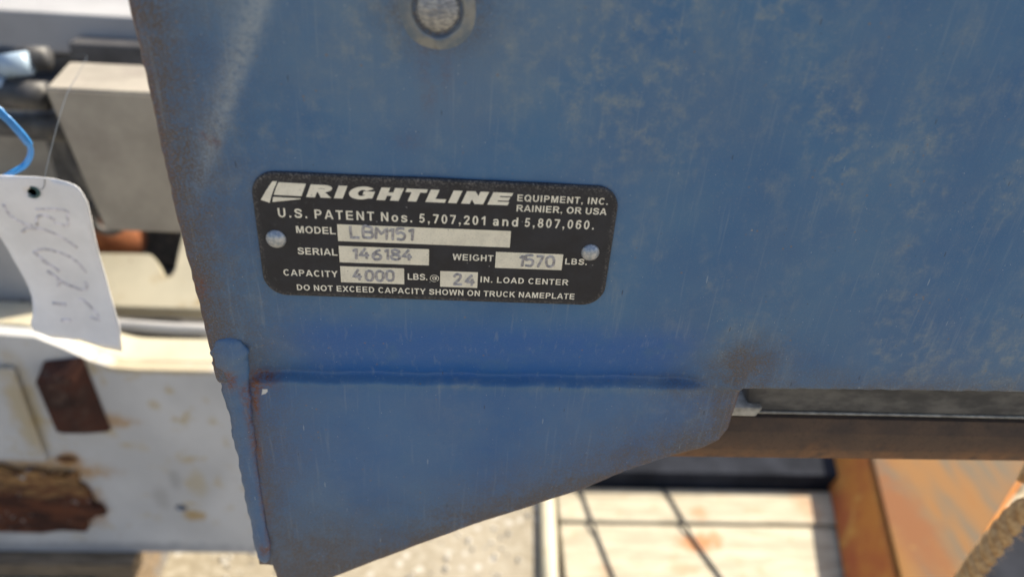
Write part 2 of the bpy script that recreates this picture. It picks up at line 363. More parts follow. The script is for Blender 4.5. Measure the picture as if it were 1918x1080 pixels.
def mat_forktop():
    m = MB('rust_over_bare_steel', .8, 0, .3); g = m.map((1, .22, 1), (0, 0, -.62))
    col = m.mix(m.noise(.030, 5, .6, co=g, lo=.32, hi=.58), (0.105, 0.082, 0.054), (0.190, 0.090, 0.024))
    col = m.mix(m.noise(.018, 5, .65, co=g, lo=.52, hi=.70), col, (0.195, 0.080, 0.014))
    col = m.mix(blob(m, (.515, .346, 0.0996), (.036, .11, .05), .02), col, (0.165, 0.062, 0.018))
    col = m.mix(m.mul(blob(m, (.468, .258, 0.0996), (.021, .08, .05), .02), .8), col, (0.20, 0.095, 0.022))
    col = m.mix(m.mul(m.spots(.02, .2, keep=.4), .5), col, (0.25, 0.13, 0.03))
    m.color(col); m.bump(m.noise(.004, 4), .4 * MM, .6); return m.m
M_RUSTTOP = mat_forktop()
M_RUSTCYL = mat_rust('orange_brown_rust', (0.17, 0.055, 0.025), (0.27, 0.10, 0.045), (0.3, 0.14, 0.07), .015)
M_DARK = mat_plain('hole_shade_black', (0.034, 0.038, 0.048), .55, 0, .3, .05, .4)
M_DARKGREY = mat_plain('dark_grey_steel', (0.075, 0.075, 0.08), .6, 0, .3, .04, .4, (.12, .115, .11))
M_HOSE = mat_plain('black_hydraulic_rubber', (0.045, 0.046, 0.05), .5, 0, .3, .01, .5, (.14, .13, .12))
M_STUB = mat_plain('pale_blue_stub', (0.33, 0.43, 0.54), .35, 0, .1, .01)
M_TAG = mat_plain('white_paper', (0.88, 0.88, 0.90), .75, 0, .06, .02, .2)
M_INK = mat_plain('faded_marker_ink', (0.72, 0.71, 0.76), .7, 0, .3, .003, .2)
M_GROM = mat_plain('dark_teal_grommet', (0.035, 0.10, 0.10), .5, 0, .2, .003)
M_TIE = mat_plain('blue_nylon', (0.03, 0.22, 0.55), .35, 0, .15, .01)
M_STRING = mat_plain('thin_grey_string', (0.07, 0.09, 0.12), .6, 0, .1, .01)
M_LINE = mat_plain('thin_line_black', (0.022, 0.024, 0.03), .6, 0, .2, .01)
M_WOOD = mat_wood('weathered_pallet_wood')
def mat_rope():
    m = MB('frayed_rope_fibre', .9, 0, .15); c = m.mix(m.noise(3 * MM, 4, .6, lo=.35, hi=.65), (0.44, 0.26, 0.12), (0.62, 0.42, 0.22)); m.color(c); m.bump(m.noise(.8 * MM, 3), .4 * MM, .8); return m.m
M_ROPE = mat_rope()

# ------------------------------------------------------------------ ground
def ground():
    n = 48; R = [0.0, 0.5, 1.0, 2, 4, 8, 20, 60, 150]
    V = [(0, 0.3, 0)]; Fs = []
    for r in R[1:]:
        for k in range(n):
            a = 2 * math.pi * k / n; V.append((r * math.cos(a), 0.3 + r * math.sin(a), 0))
    for k in range(n): Fs.append((0, 1 + k, 1 + (k + 1) % n))
    for i in range(len(R) - 2):
        for k in range(n): Fs.append((1 + i * n + k, 1 + (i + 1) * n + k, 1 + (i + 1) * n + (k + 1) % n, 1 + i * n + (k + 1) % n))
    tag(mesh('ground', V, Fs, M_GROUND), kind='structure', label='sunlit beige concrete yard with loose grit', cat='ground')
ground()
def grit():
    V = []; Fs = []
    for i in range(900):
        x = random.uniform(-.5, .6); y = random.uniform(.25, .75); r = random.uniform(.0012, .005)
        b = len(V)
        for d in ((1, 0, 0), (0, 1, 0), (-1, 0, 0), (0, -1, 0), (0, 0, 1), (0, 0, -1)):
            k = r * random.uniform(.6, 1.2); V.append((x + d[0] * k, y + d[1] * k, r * .3 + d[2] * k * .7))
        for a in range(4):
            Fs += [(b + a, b + (a + 1) % 4, b + 4), (b + (a + 1) % 4, b + a, b + 5)]
    tag(mesh('loose_grit', V, Fs, mat_plain('pale_grit', (.42, .40, .36), .9, 0, .4, .02)), 'small pale stones scattered over the concrete', 'grit', kind='stuff')
grit()

# ------------------------------------------------------------------ the blue attachment
A = empty('blue_forklift_attachment', (0.42, 0.03, 0.0), 'weathered blue painted steel forklift attachment with a black riveted nameplate', 'attachment')

def smooth(x, a, b):
    t = np.clip((x - a) / (b - a), 0, 1); return t * t * (3 - 2 * t)
OUT = [(-84, 132), (-82.6, 92), (-81.8, 68.6), (-81.1, 47.4), (-81.0, 27.8), (-80.4, 4.3), (-78.8, -21), (-77.6, -48.3), (-77.8, -55), (-77.4, -61), (-76.8, -68), (-76, -74),
       (-75.6, -84.1), (-74.7, -100.7), (-74.5, -124.6), (-74.5, -147.4), (-75.3, -164.7), (-69.7, -165.4), (-68.4, -175.5), (-66.5, -190), (-60, -186), (-47.8, -175.2), (10.6, -140.8), (58.4, -116.9), (78.8, -103.3), (92.9, -96.4),
       (106, -91), (111.5, -86.5), (113.9, -80.5), (114.2, -71.7), (114.4, -61.5), (113.4, -57.3), (150, -56.6), (221.8, -55.5), (330, -53.8), (330, 132)]
def ycrease(x): return -60.2 + (x + 70) / 183 * 2.4
def wob(x, z): return .18 * np.sin(x * .071 + 1.3) * np.sin(z * .062 + .4) + .10 * np.sin(x * .19 + z * .11) + .06 * np.sin(x * .33 - z * .27 + 2)
def relief(x, z):
    zc = ycrease(x) + .25 * np.sin(x * .21) + .15 * np.sin(x * .57 + 1)
    wx = smooth(x, -74, -62) * (1 - .75 * smooth(x, 90, 110) - .25 * smooth(x, 107, 112))
    r = np.clip((-29 - z) / (-29 - zc), 0, 1)
    upper = 7.2 * (r * r * (3 - 2 * r) * .35 + r ** 2 * .65) * wx
    low = 3.6 + .5 * np.exp(-np.clip(zc - z, 0, 99) / 3.0) * wx * 0
    k = smooth(zc - z, 0.0, 3.2)
    return (upper * (1 - k) + low * k) + wob(x, z)
def resample(poly, step):
    out = []
    for i in range(len(poly)):
        a = np.array(poly[i], float); b = np.array(poly[(i + 1) % len(poly)], float); L = np.linalg.norm(b - a)
        far = min(a[0], b[0]) > 240 or max(a[1], b[1]) > 130 and min(a[1], b[1]) > 90
        n = max(1, int(L / (step * (8 if far else 1))))
        for k in range(n): out.append(a + (b - a) * k / n)
    return np.array(out)
def inside(P, poly):
    x, y = P[:, 0], P[:, 1]; c = np.zeros(len(P), bool); n = len(poly)
    for i in range(n):
        x1, y1 = poly[i]; x2, y2 = poly[(i + 1) % n]
        if y1 == y2: continue
        m = ((y1 > y) != (y2 > y)) & (x < (x2 - x1) * (y - y1) / (y2 - y1) + x1); c ^= m
    return c
def segdist(P, segs):
    d = np.full(len(P), 1e9)
    for (a, b) in segs:
        a = np.array(a, float); b = np.array(b, float); ab = b - a; t = np.clip(((P - a) @ ab) / (ab @ ab), 0, 1)
        d = np.minimum(d, np.linalg.norm(P - a - t[:, None] * ab, axis=1))
    return d
def panel():
    ring = resample(OUT, 1.6)
    nx = np.roll(ring, -1, 0) - np.roll(ring, 1, 0); nx /= np.linalg.norm(nx, axis=1)[:, None]
    nrm = np.stack([-nx[:, 1], nx[:, 0]], 1)                      # outline runs counter-clockwise (down the left side): inward normal
    jit = rng.normal(0, .16, len(ring)); jit = (jit + np.roll(jit, 1)) * np.where(ring[:, 1] < -58, .22, .6)
    ring = ring + nrm * jit[:, None]
    n = len(ring)
    ins = ring + nrm * .7
    xs = np.arange(-84, 232, 2.0); zs = np.r_[np.arange(-188, -64, 2.2), np.arange(-64, -54, .55), np.arange(-54, 96, 2.2)]
    G = np.array([(x, z) for z in zs for x in xs]) + rng.uniform(-.12, .12, (len(xs) * len(zs), 2))
    G2 = np.array([(x, z) for z in np.arange(-50, 128, 9.) for x in np.r_[np.arange(-80, 230, 9.), np.arange(236, 328, 9.)] if x > 232 or z > 97])
    G = np.r_[G, G2]
    G = G[inside(G, ins)]; G = G[segdist(G, [(ins[i], ins[(i + 1) % n]) for i in range(n)]) > .7]
    pts = np.r_[ins, G]
    vo, eo, fo, *_ = delaunay_2d_cdt([Vector(map(float, p)) for p in pts], [(i, (i + 1) % n) for i in range(n)], [], 1, 1e-6)
    P = np.array([tuple(v) for v in vo]); N = len(P)
    # index of the inset ring inside the result (input order is kept for unmoved points)
    assert np.allclose(P[:n], ins, atol=1e-4)
    y = relief(P[:, 0], P[:, 1])
    V = np.stack([P[:, 0], y, P[:, 1]], 1)
    yr = relief(ring[:, 0], ring[:, 1])
    V = np.r_[V, np.stack([ring[:, 0], yr + .6, ring[:, 1]], 1), np.stack([ring[:, 0], np.full(n, 19.), ring[:, 1]], 1)]
    F = []
    for f in fo:
        a, b, c = f; cr = (P[b] - P[a])[0] * (P[c] - P[a])[1] - (P[b] - P[a])[1] * (P[c] - P[a])[0]
        F.append((a, b, c) if cr > 0 else (a, c, b))
    for i in range(n):
        j = (i + 1) % n
        F.append((i, N + i, N + j, j)); F.append((N + i, N + n + i, N + n + j, N + j))
    F.append(tuple(N + n + i for i in range(n)))
    W = V * MM; W[:, 2] += PZ
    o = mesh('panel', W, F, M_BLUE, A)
    bm = bmesh.new(); bm.from_mesh(o.data); bmesh.ops.recalc_face_normals(bm, faces=bm.faces); bm.to_mesh(o.data); bm.free()
    o.data.polygons.foreach_set('use_smooth', [True] * len(o.data.polygons))
    # wear masks and the painted glare streak
    Q = V[:, [0, 2]]
    left = OUT[:9]; e_left = segdist(Q, list(zip(left[:-1], left[1:])))
    low = OUT[8:31]; e_low = segdist(Q, list(zip(low[:-1], low[1:])))
    bot = OUT[31:35]; e_bot = segdist(Q, list(zip(bot[:-1], bot[1:])))
    g = lambda cx, cz, rx, rz: np.exp(-(((Q[:, 0] - cx) / rx) ** 2 + ((Q[:, 1] - cz) / rz) ** 2))
    edge = np.maximum.reduce([.98 * np.exp(-e_left / 15.), .98 * np.exp(-e_low / 15.), .62 * np.exp(-e_bot / 6.5), .85 * g(112, -48, 13, 14), .45 * g(98, -62, 22, 9), .8 * g(-.7, 70.5, 14, 11), .85 * g(-45, -172, 75, 40), .42 * g(70, -100, 30, 12), .35 * g(-68, 10, 12, 60), .3 * g(140, -50, 30, 6)])
    zc = ycrease(Q[:, 0])
    clean = smooth(-Q[:, 1], 25, 40) * (1 - smooth(zc - Q[:, 1], -1.5, 2.2)) * smooth(Q[:, 0], -70, -34) * (1 - smooth(Q[:, 0], 78, 108))
    clean = np.maximum(clean, .35 * smooth(-Q[:, 1], 62, 66) * (1 - smooth(-Q[:, 1], 100, 150)))
    dust = .50 + .38 * smooth(Q[:, 0], 45, 80) + .45 * smooth(Q[:, 1], 5, 60) + .3 * g(-20, 60, 45, 40) - .30 * smooth(-Q[:, 1], 20, 70) * (1 - smooth(Q[:, 0], 80, 120)) + .5 * g(205, -44, 22, 11) + .35 * g(75, 62, 24, 22)
    dust *= (1 - .85 * clean) * (1 - .5 * np.exp(-e_left / 14))
    dust += .75 * np.exp(-np.abs(zc - 3.0 - Q[:, 1]) / 1.8) * smooth(Q[:, 0], -50, -20) * (1 - smooth(Q[:, 0], 80, 110)) * .8
    rust = np.maximum.reduce([1.0 * g(-65.5, -63.5, 2.6, 4.5), .8 * g(-63, -62, 5.5, 3), .75 * g(-66.2, -72, 1.3, 8), .6 * g(-67.8, -95, 1.0, 10), .8 * g(-69, -128, .9, 12), .8 * g(-77.6, -20, 2.6, 4.5), .45 * np.exp(-e_left / 1.1), .40 * np.exp(-e_low / .9),
                              .22 * g(-3, 47, 1.8, 5), .22 * g(1.8, 53, 1.6, 6), .20 * g(-4.5, 56, 1.6, 6), .14 * g(-9, 33, 4, 2.5), .6 * g(-64.5, 30, 1.6, 1.0), .5 * g(-67.5, 31.6, 1.5, .8), .5 * g(-81, 20, 1.5, 4)])
    # pale diagonal streak of glare, painted into the colour up the left side
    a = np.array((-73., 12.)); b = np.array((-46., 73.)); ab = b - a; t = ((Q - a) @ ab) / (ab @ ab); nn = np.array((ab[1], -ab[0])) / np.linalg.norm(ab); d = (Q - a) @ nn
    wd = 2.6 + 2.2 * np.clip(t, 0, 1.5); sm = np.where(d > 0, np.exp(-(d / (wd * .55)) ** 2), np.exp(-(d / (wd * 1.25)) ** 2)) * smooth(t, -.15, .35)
    film = (.18 + .38 * g(-15, 66, 46, 40) + .22 * g(60, 70, 60, 40) + .16 * smooth(-Q[:, 1], 64, 72)) * (1 - .9 * clean)
    chip = np.maximum(g(-63.2, -68.4, .9, 1.2), g(-62.0, -66.6, 1.0, .7)) * 1.1
    for nm, arr in (('edge', edge), ('clean', clean), ('dust', dust), ('rust', rust), ('glare', sm), ('chip', chip), ('film', film)):
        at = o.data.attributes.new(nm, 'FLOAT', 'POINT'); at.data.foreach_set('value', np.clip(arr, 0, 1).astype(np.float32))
    return o
panel()

def bumpy_tube(name, path, rad, flat, mat, amp, parent, nseg=18, rip=.0):
    P = catmull(path, 9); R = catmull([(r, 0) for r in rad], 9)[:, 0]
    V = []; Fs = []; n = len(P)
    for i, p in enumerate(P):
        t = P[min(i + 1, n - 1)] - P[max(i - 1, 0)]; t /= np.linalg.norm(t); a = np.cross(t, (0, 1, 0)); a /= np.linalg.norm(a)
        endk = math.sqrt(max(0, 1 - max(0, 1 - i / 9.) ** 2)) if i < 9 else (math.sqrt(max(0.02, 1 - max(0, 1 - (n - 1 - i) / 4.) ** 2)) if n - 1 - i < 4 else 1)
        endk = max(endk, .03)
        for k in range(nseg):
            th = 2 * math.pi * k / nseg
            j = 1 + amp * (math.sin(i * .55 + 2 * th) * .5 + math.sin(i * 1.31 + th * 3 + 1) * .5 + random.uniform(-.35, .35)) + rip * math.sin(i * 1.15) + .05 * math.cos(5 * th + i * .13) + .04 * math.sin(i * .37)
            r = R[i] * j * endk
            V.append(p + a * math.cos(th) * r + np.array((0, 1, 0)) * math.sin(th) * r * flat)
    for i in range(n - 1):
        for k in range(nseg): Fs.append((i * nseg + k, i * nseg + (k + 1) % nseg, (i + 1) * nseg + (k + 1) % nseg, (i + 1) * nseg + k))
    Fs += [tuple(range(nseg)), tuple((n - 1) * nseg + k for k in range(nseg))]
    V = np.array(V) * MM; V[:, 2] += PZ
    o = mesh(name, V, Fs, mat, parent, smooth=True)
    bm = bmesh.new(); bm.from_mesh(o.data); bmesh.ops.recalc_face_normals(bm, faces=bm.faces); bm.to_mesh(o.data); bm.free()
    return o, V
def weld():
    o, V = bumpy_tube('weld_bead', [(-71.2, .9, -40.5), (-71.6, 1.6, -50), (-72.0, 2.6, -61), (-72.0, 3.2, -74), (-72.4, 3.4, -88), (-72.6, 3.4, -104), (-72.6, 3.4, -120), (-72.4, 3.4, -136), (-72.2, 3.4, -150), (-72.6, 3.4, -163)],
                      [6.2, 6.4, 5.2, 4.5, 4.0, 3.5, 3.2, 3.1, 3.2, 2.8], .50, M_BLUE, .10, A, rip=.03)
    q = V / MM; q[:, 2] -= PZ / MM
    z = q[:, 2]; x = q[:, 0]
    side = smooth(x, -71.2, -68.4)
    rust = np.maximum.reduce([np.exp(-(((x + 73.0) / 2.4) ** 2 + ((z + 59) / 4.5) ** 2)) * .9, side * .55 * smooth(-z, 58, 66), np.exp(-(((x + 71.) / 2.5) ** 2 + ((z + 153) / 4) ** 2)) * .7])
    for nm, arr in (('edge', .38 * np.exp(-np.abs(x + 77) / 3) + .1), ('clean', np.full(len(x), .25)), ('dust', np.full(len(x), .35)), ('film', np.full(len(x), .35)), ('rust', rust)):
        at = o.data.attributes.new(nm, 'FLOAT', 'POINT'); at.data.foreach_set('value', np.clip(arr, 0, 1).astype(np.float32))
    tag(o, 'lumpy blue painted weld bead with rust along its side')
weld()

# welded pin above the nameplate
pin = lathe('pin', [(0, 2.5 * MM), (2.0 * MM, 2.35 * MM), (3.8 * MM, 1.85 * MM), (5.2 * MM, 1.1 * MM), (5.95 * MM, .3 * MM), (6.15 * MM, -1 * MM)], (-.0007, 0, PZ + .0707), M_PIN, A, 56)
tag(pin, 'round worn steel pin end welded into the panel')
lathe('weld_ring', [(6.6 * MM, -.9 * MM), (6.75 * MM, .45 * MM), (7.2 * MM, 1.15 * MM), (7.9 * MM, 1.0 * MM), (8.7 * MM, .75 * MM), (9.8 * MM, .35 * MM), (10.9 * MM, .05 * MM), (11.8 * MM, -.5 * MM)], (0, 0, 0), M_RING, pin, 72, wob=.012).matrix_parent_inverse = Matrix.Identity(4)

# bar and dusty ledge behind the panel
bar = prism('rusted_bar', [(-.012, PZ - .0905), (-.012, PZ - .1185), (.60, PZ - .1130), (.60, PZ - .0890)], .022, .060, M_BAR, A, .0085)
tag(bar, 'brown rusted steel bar below the panel edge')
led = prism('rubber_strip', [(.130, PZ - .0895), (.60, PZ - .0882), (.60, PZ - .066), (.126, PZ - .066)], .0245, .0465, M_LEDGE, A, .002)
tag(led, 'dusty dark strip between the panel and the rusted bar')
tag(tube('pale_edge', [(.132, .0243, PZ - .0893), (.2, .0243, PZ - .0891), (.35, .0243, PZ - .0887), (.59, .0243, PZ - .0881)], .0006, M_CHIP, A, 8, rough=.2), 'pale line along the top edge of the bar')  # thin pale tube drawn along the bar's top edge
prism('bright_end_clip', [(.1175, PZ - .0898), (.1330, PZ - .0898), (.1350, PZ - .0850), (.1175, PZ - .0850)], .0218, .043, M_CHIP, A, .0008)
# post and foot plate added as a support to carry the attachment, right of the picture
box('post', (.40, .005, .012), (.46, .075, PZ - .055), M_BLUE_PLAIN, A, .004)
box('foot_plate', (.34, -.06, .0), (.52, .14, .012), M_BLUE_PLAIN, A, .003)

# ------------------------------------------------------------------ lettering
def quadbox(x0, y0, x1, y1): return [(x0, y0), (x1, y0), (x1, y1), (x0, y1)]
def arc(cx, cy, rx, ry, a0, a1, wx, wy, n=None):
    n = n or max(4, int(abs(a1 - a0) / 14)); out = []; A_ = [math.radians(a0 + (a1 - a0) * k / n) for k in range(n + 1)]
    f = lambda t, q: (cx + (rx - wx * q) * math.cos(t), cy + (ry - wy * q) * math.sin(t))
    return [[f(A_[k], 0), f(A_[k + 1], 0), f(A_[k + 1], 1), f(A_[k], 1)] for k in range(n)]
def ribbon(pts, wd, n=4):
    P = catmull(pts, n); T = np.gradient(P, axis=0); T /= np.linalg.norm(T, axis=1)[:, None]; Nn = np.stack([-T[:, 1], T[:, 0]], 1) * wd / 2
    return [[tuple(P[i] + Nn[i]), tuple(P[i] - Nn[i]), tuple(P[i + 1] - Nn[i + 1]), tuple(P[i + 1] + Nn[i + 1])] for i in range(len(P) - 1)]
def mir(p, c): return [(2 * c - a, b) for a, b in p][::-1]
def glyph(ch, v=.205, h=.165):
    B = quadbox; V = lambda x, y0=0, y1=1: B(x, y0, x + v, y1); L = .08
    Sp = [(.80, .69), (.74, .84), (.47, .915), (.22, .84), (.19, .70), (.30, .58), (.55, .50), (.76, .40), (.80, .27), (.70, .13), (.46, .085), (.22, .13), (.13, .31)]
    if ch == 'A': l = [(0, 0), (.215, 0), (.5, .80), (.5, 1), (.39, 1)]; return 1.0, [l, mir(l, .5), [(.24, .22), (.76, .22), (.70, .385), (.30, .385)]]
    if ch == 'B': return 1.0, [V(L), B(L, 0, .57, h), B(L, .42, .57, .42 + h), B(L, 1 - h, .57, 1)] + arc(.56, .71, .29, .29, -90, 90, .2, h) + arc(.57, .2925, .34, .2925, -90, 90, .2, h)
    if ch == 'C': return 1.0, arc(.53, .5, .46, .515, 42, 318, .21, .17)
    if ch == 'D': return 1.0, [V(L), B(L, 0, .46, h), B(L, 1 - h, .46, 1)] + arc(.45, .5, .48, .5, -90, 90, v, h)
    if ch == 'E': return .93, [V(L), B(L, 0, .86, h), B(L, .5 - h / 2, .81, .5 + h / 2), B(L, 1 - h, .84, 1)]
    if ch == 'G': return 1.09, arc(.55, .5, .49, .515, 42, 335, v, h) + [B(.58, .37, 1.0, .37 + h), B(1.0 - v, .10, 1.0, .5)]
    if ch == 'H': return 1.0, [V(L), V(.92 - v), B(L, .5 - h / 2, .92, .5 + h / 2)]
    if ch == 'I': return .29 * .6 + v + .01, [V(.09)]
    if ch == 'K': return 1.0, [V(L), [(.27, .30), (.95, 1), (.68, 1), (.27, .57)], [(.40, .45), (.74, 0), (1.0, 0), (.56, .61)]]
    if ch == 'L': return .85, [V(L), B(L, 0, .82, h)]
    if ch == 'M': l = [(.20, 1), (.475, 0), (.58, 0), (.58, .33), (.37, 1)]; return 1.16, [V(L), V(1.08 - v), l, mir(l, .58)]
    if ch == 'N': return 1.0, [V(L), V(.92 - v), [(L, 1), (.92 - v, 0), (.92, 0), (L + v, 1)]]
    if ch == 'O': return 1.09, arc(.545, .5, .49, .52, 0, 360, .21, .17)
    if ch == 'P': return .93, [V(L), B(L, 1 - h, .52, 1), B(L, .38, .52, .38 + h)] + arc(.51, .69, .36, .31, -90, 90, .2, h)
    if ch == 'Q': return 1.09, arc(.545, .5, .49, .52, 0, 360, .21, .17) + [[(.56, .30), (.92, -.10), (1.03, .0), (.68, .38)]]
    if ch == 'R': return 1.02, [V(L), B(L, 1 - h, .6, 1), B(L, .42, .6, .42 + h)] + arc(.59, .71, .33, .29, -90, 90, min(v, .26), h) + [[(.44, .45), (1.0 - v * 1.15, 0), (1.02, 0), (.66, .5)]]
    if ch == 'S': return .93, ribbon(Sp, .19)
    if ch == 'T': return .85, [B(.03, 1 - h, .82, 1), B(.425 - v / 2, 0, .425 + v / 2, 1)]
    if ch == 'U': return 1.0, [V(L, .37), V(.92 - v, .37)] + arc(.5, .38, .42, .395, 180, 360, v, h)
    if ch == 'W':
        a = [(.01, 1), (.25, 0), (.44, 0), (.225, 1)]; b = [(.25, 0), (.44, 0), (.66, .80), (.66, 1), (.55, 1)]; return 1.32, [a, b, mir(a, .66), mir(b, .66)]
    if ch == 'X': return .93, [[(0, 1), (.69, 0), (.93, 0), (.24, 1)], [(.69, 1), (0, 0), (.24, 0), (.93, 1)]]
    if ch == 'Y': a = [(0, 1), (.36, .42), (.36, .38), (.5, .38), (.5, .56), (.235, 1)]; return .93, [a, mir(a, .465), B(.36, 0, .57, .42)]
    if ch == '0': return .78, arc(.385, .5, .345, .515, 0, 360, .2, .16)
    if ch == '1': return .78, [B(.36, 0, .56, 1), [(.10, .62), (.56, .80), (.56, 1), (.40, 1), (.10, .79)]]
    if ch == '2': return .78, ribbon([(.12, .68), (.17, .85), (.37, .915), (.57, .86), (.62, .70), (.53, .52), (.36, .33), (.20, .10)], .19) + [B(.05, 0, .72, h)]
    if ch == '5': return .78, [B(.20, 1 - h, .68, 1), [(.10, .44), (.28, .50), (.35, 1), (.19, 1)]] + ribbon([(.14, .48), (.34, .575), (.56, .52), (.625, .32), (.53, .14), (.33, .085), (.12, .20)], .175)
    if ch == '6': return .78, arc(.39, .325, .34, .34, 0, 360, .19, .15) + ribbon([(.66, .76), (.55, .89), (.38, .915), (.20, .80), (.145, .55), (.145, .32)], .185)
    if ch == '7': return .78, [B(.05, 1 - h, .72, 1), [(.19, 0), (.40, 0), (.72, .84), (.72, .9), (.50, .86)]]
    if ch == '8': return .78, arc(.385, .735, .30, .28, 0, 360, .18, .14) + arc(.385, .285, .345, .30, 0, 360, .19, .15)
    if ch == '.': return .39, [B(.09, 0, .29, .2)]
    if ch == ',': return .39, [B(.09, 0, .29, .2), [(.12, -.20), (.18, -.20), (.29, .02), (.2, .02)]]
    if ch == 'o': return .85, arc(.425, .365, .38, .385, 0, 360, .2, .16)
    if ch == 's': return .78, ribbon([(a * .84, b * .74) for a, b in Sp], .165)
    if ch == 'n': return .85, [B(.08, 0, .28, .74), B(.56, 0, .76, .42)] + arc(.42, .42, .34, .33, 0, 180, .2, .17)
    if ch == 'd': return .85, arc(.40, .365, .34, .385, 0, 360, .2, .16) + [B(.565, 0, .765, 1)]
    if ch == 'a': return .78, [B(.50, 0, .69, .50)] + ribbon([(.11, .53), (.2, .64), (.4, .67), (.55, .62), (.595, .47)], .165) + arc(.33, .225, .28, .24, 0, 360, .19, .14)
    if ch == '@': return 1.36, arc(.68, .36, .62, .64, -50, 290, .09, .09) + arc(.64, .38, .26, .30, 0, 360, .12, .11) + [[(.84, .1), (.95, .1), (1.0, .68), (.89, .68)]]
    return .39, []
def union(polys):
    V = []; Fc = []
    for p in polys:
        Fc.append(list(range(len(V), len(V) + len(p)))); V += [Vector((float(a), float(b))) for a, b in p]
    vo, eo, fo, ov, oe, of = delaunay_2d_cdt(V, [], Fc, 0, 1e-5)
    cen = np.array([np.mean([tuple(vo[i]) for i in f], 0) for f in fo]); ok = np.zeros(len(fo), bool)
    for p in polys: ok |= inside(cen, p)
    keep = [f for f, k in zip(fo, ok) if k]
    return [tuple(v) for v in vo], keep
def ccw(p):
    s = sum(p[i][0] * p[(i + 1) % len(p)][1] - p[(i + 1) % len(p)][0] * p[i][1] for i in range(len(p))); return p if s > 0 else p[::-1]
def text(name, s, x0, x1, z, cap, parent, mat, y, space=.0, shear=0., bold=None, label=None):
    X = 0; polys = []
    for ch in s:
        adv, g = glyph(ch, *(bold or ()))
        polys += [[(X + a, b) for a, b in p] for p in g]; X += adv + (space if ch != ' ' else space * .4)
    mn = min(a for p in polys for a, b in p); mx = max(a for p in polys for a, b in p)
    k = (x1 - x0 - shear * cap) / (mx - mn)
    polys = [ccw([(x0 + (a - mn) * k + shear * b * cap, z + b * cap) for a, b in p]) for p in polys]
    vo, fo = union(polys)
    V = [(a * MM, y, PZ + b * MM) for a, b in vo]
    return tag(mesh(name, V, fo, mat, parent), label)

# ------------------------------------------------------------------ nameplate
def nameplate():
    w2, h2, r = 56.0, 21.85, 7.4
    def rr(off):
        pts = []
        for cx, cz, a0 in ((w2 - r, h2 - r, 0), (-w2 + r, h2 - r, 90), (-w2 + r, -h2 + r, 180), (w2 - r, -h2 + r, 270)):
            for k in range(13):
                a = math.radians(a0 + 7.5 * k); pts.append((cx + (r - off) * math.cos(a), cz + (r - off) * math.sin(a)))
        out = []
        for i in range(len(pts)):
            a = np.array(pts[i]); b = np.array(pts[(i + 1) % len(pts)]); n = max(1, int(np.linalg.norm(b - a) / 2.5))
            for k in range(n): out.append(a + (b - a) * k / n)
        return np.array(out)
    rings = [(0, -.9), (0, .55), (.25, .78), (.9, .82)]
    V = []; Fs = []; rim = []
    R0 = rr(0); n = len(R0); cen = np.array((0., 0.))
    for off, h in rings:
        q = R0.copy(); nrm = np.roll(R0, -1, 0) - np.roll(R0, 1, 0); nrm /= np.linalg.norm(nrm, axis=1)[:, None]; q = R0 + np.stack([-nrm[:, 1], nrm[:, 0]], 1) * off
        V += [(a * MM, -h * MM, PZ + b * MM) for a, b in q]; rim += [1.0] * n
    q = R0 + np.stack([-nrm[:, 1], nrm[:, 0]], 1) * 2.2; V += [(a * MM, -.82 * MM, PZ + b * MM) for a, b in q]; rim += [0.0] * n
    for i in range(len(rings)):
        for k in range(n): Fs.append((i * n + k, i * n + (k + 1) % n, (i + 1) * n + (k + 1) % n, (i + 1) * n + k))
    Fs.append(tuple(len(rings) * n + k for k in range(n)))
    o = mesh('nameplate', V, Fs, M_NAME, A, smooth=True)
    bm = bmesh.new(); bm.from_mesh(o.data); bmesh.ops.recalc_face_normals(bm, faces=bm.faces); bm.to_mesh(o.data); bm.free()
    at = o.data.attributes.new('rim', 'FLOAT', 'POINT'); at.data.foreach_set('value', np.array(rim, np.float32))
    # sits 0.3 mm proud of the uneven panel
    o.location.y -= 0.0003
    return tag(o, 'black riveted nameplate with cream lettering')
NP_ = nameplate()
YP = -0.00112; YL = YP - .00005; YF = YP - .00006; YS = YP - .00009
def line(*a, **k): return text('lettering', *a, NP_, M_CREAM, YL, **k)
line('RIGHTLINE', -39.9, 23.2, 14.15, 4.25, space=.0, shear=.40, bold=(.33, .275), label='large slanted maker name lettering')
line('EQUIPMENT, INC.', 24.4, 52.6, 15.75, 2.25, space=.10)
line('RAINIER, OR USA', 24.4, 52.7, 12.25, 2.25, space=.06)
for s_, a, b in (('U.S.', -48.9, -40.1), ('PATENT', -37.8, -19.6), ('Nos.', -17.5, -7.9), ('5,707,201', -5.7, 14.9), ('and', 17.3, 25.2), ('5,807,060.', 27.3, 49.3)):
    line(s_, a, b, 6.95, 3.12, space=.24)
line('MODEL', -43.9, -31.7, 1.68, 2.45, space=.05); line('SERIAL', -44.1, -31.6, -6.0, 2.45, space=.06)
line('CAPACITY', -49.3, -32.0, -14.1, 2.35, space=.12); line('WEIGHT', 4.95, 18.1, -6.05, 2.3, space=.07)
line('LBS.', 41.5, 48.6, -6.1, 2.2, space=.07); line('LBS.', -9.45, -3.1, -14.05, 2.35)
line('@', -2.25, .7, -14.0, 2.1); line('IN. LOAD CENTER', 14.3, 43.4, -14.1, 2.2, space=.11)
line('DO NOT EXCEED CAPACITY SHOWN ON TRUCK NAMEPLATE', -45.5, 46.0, -19.55, 2.2, space=.07)
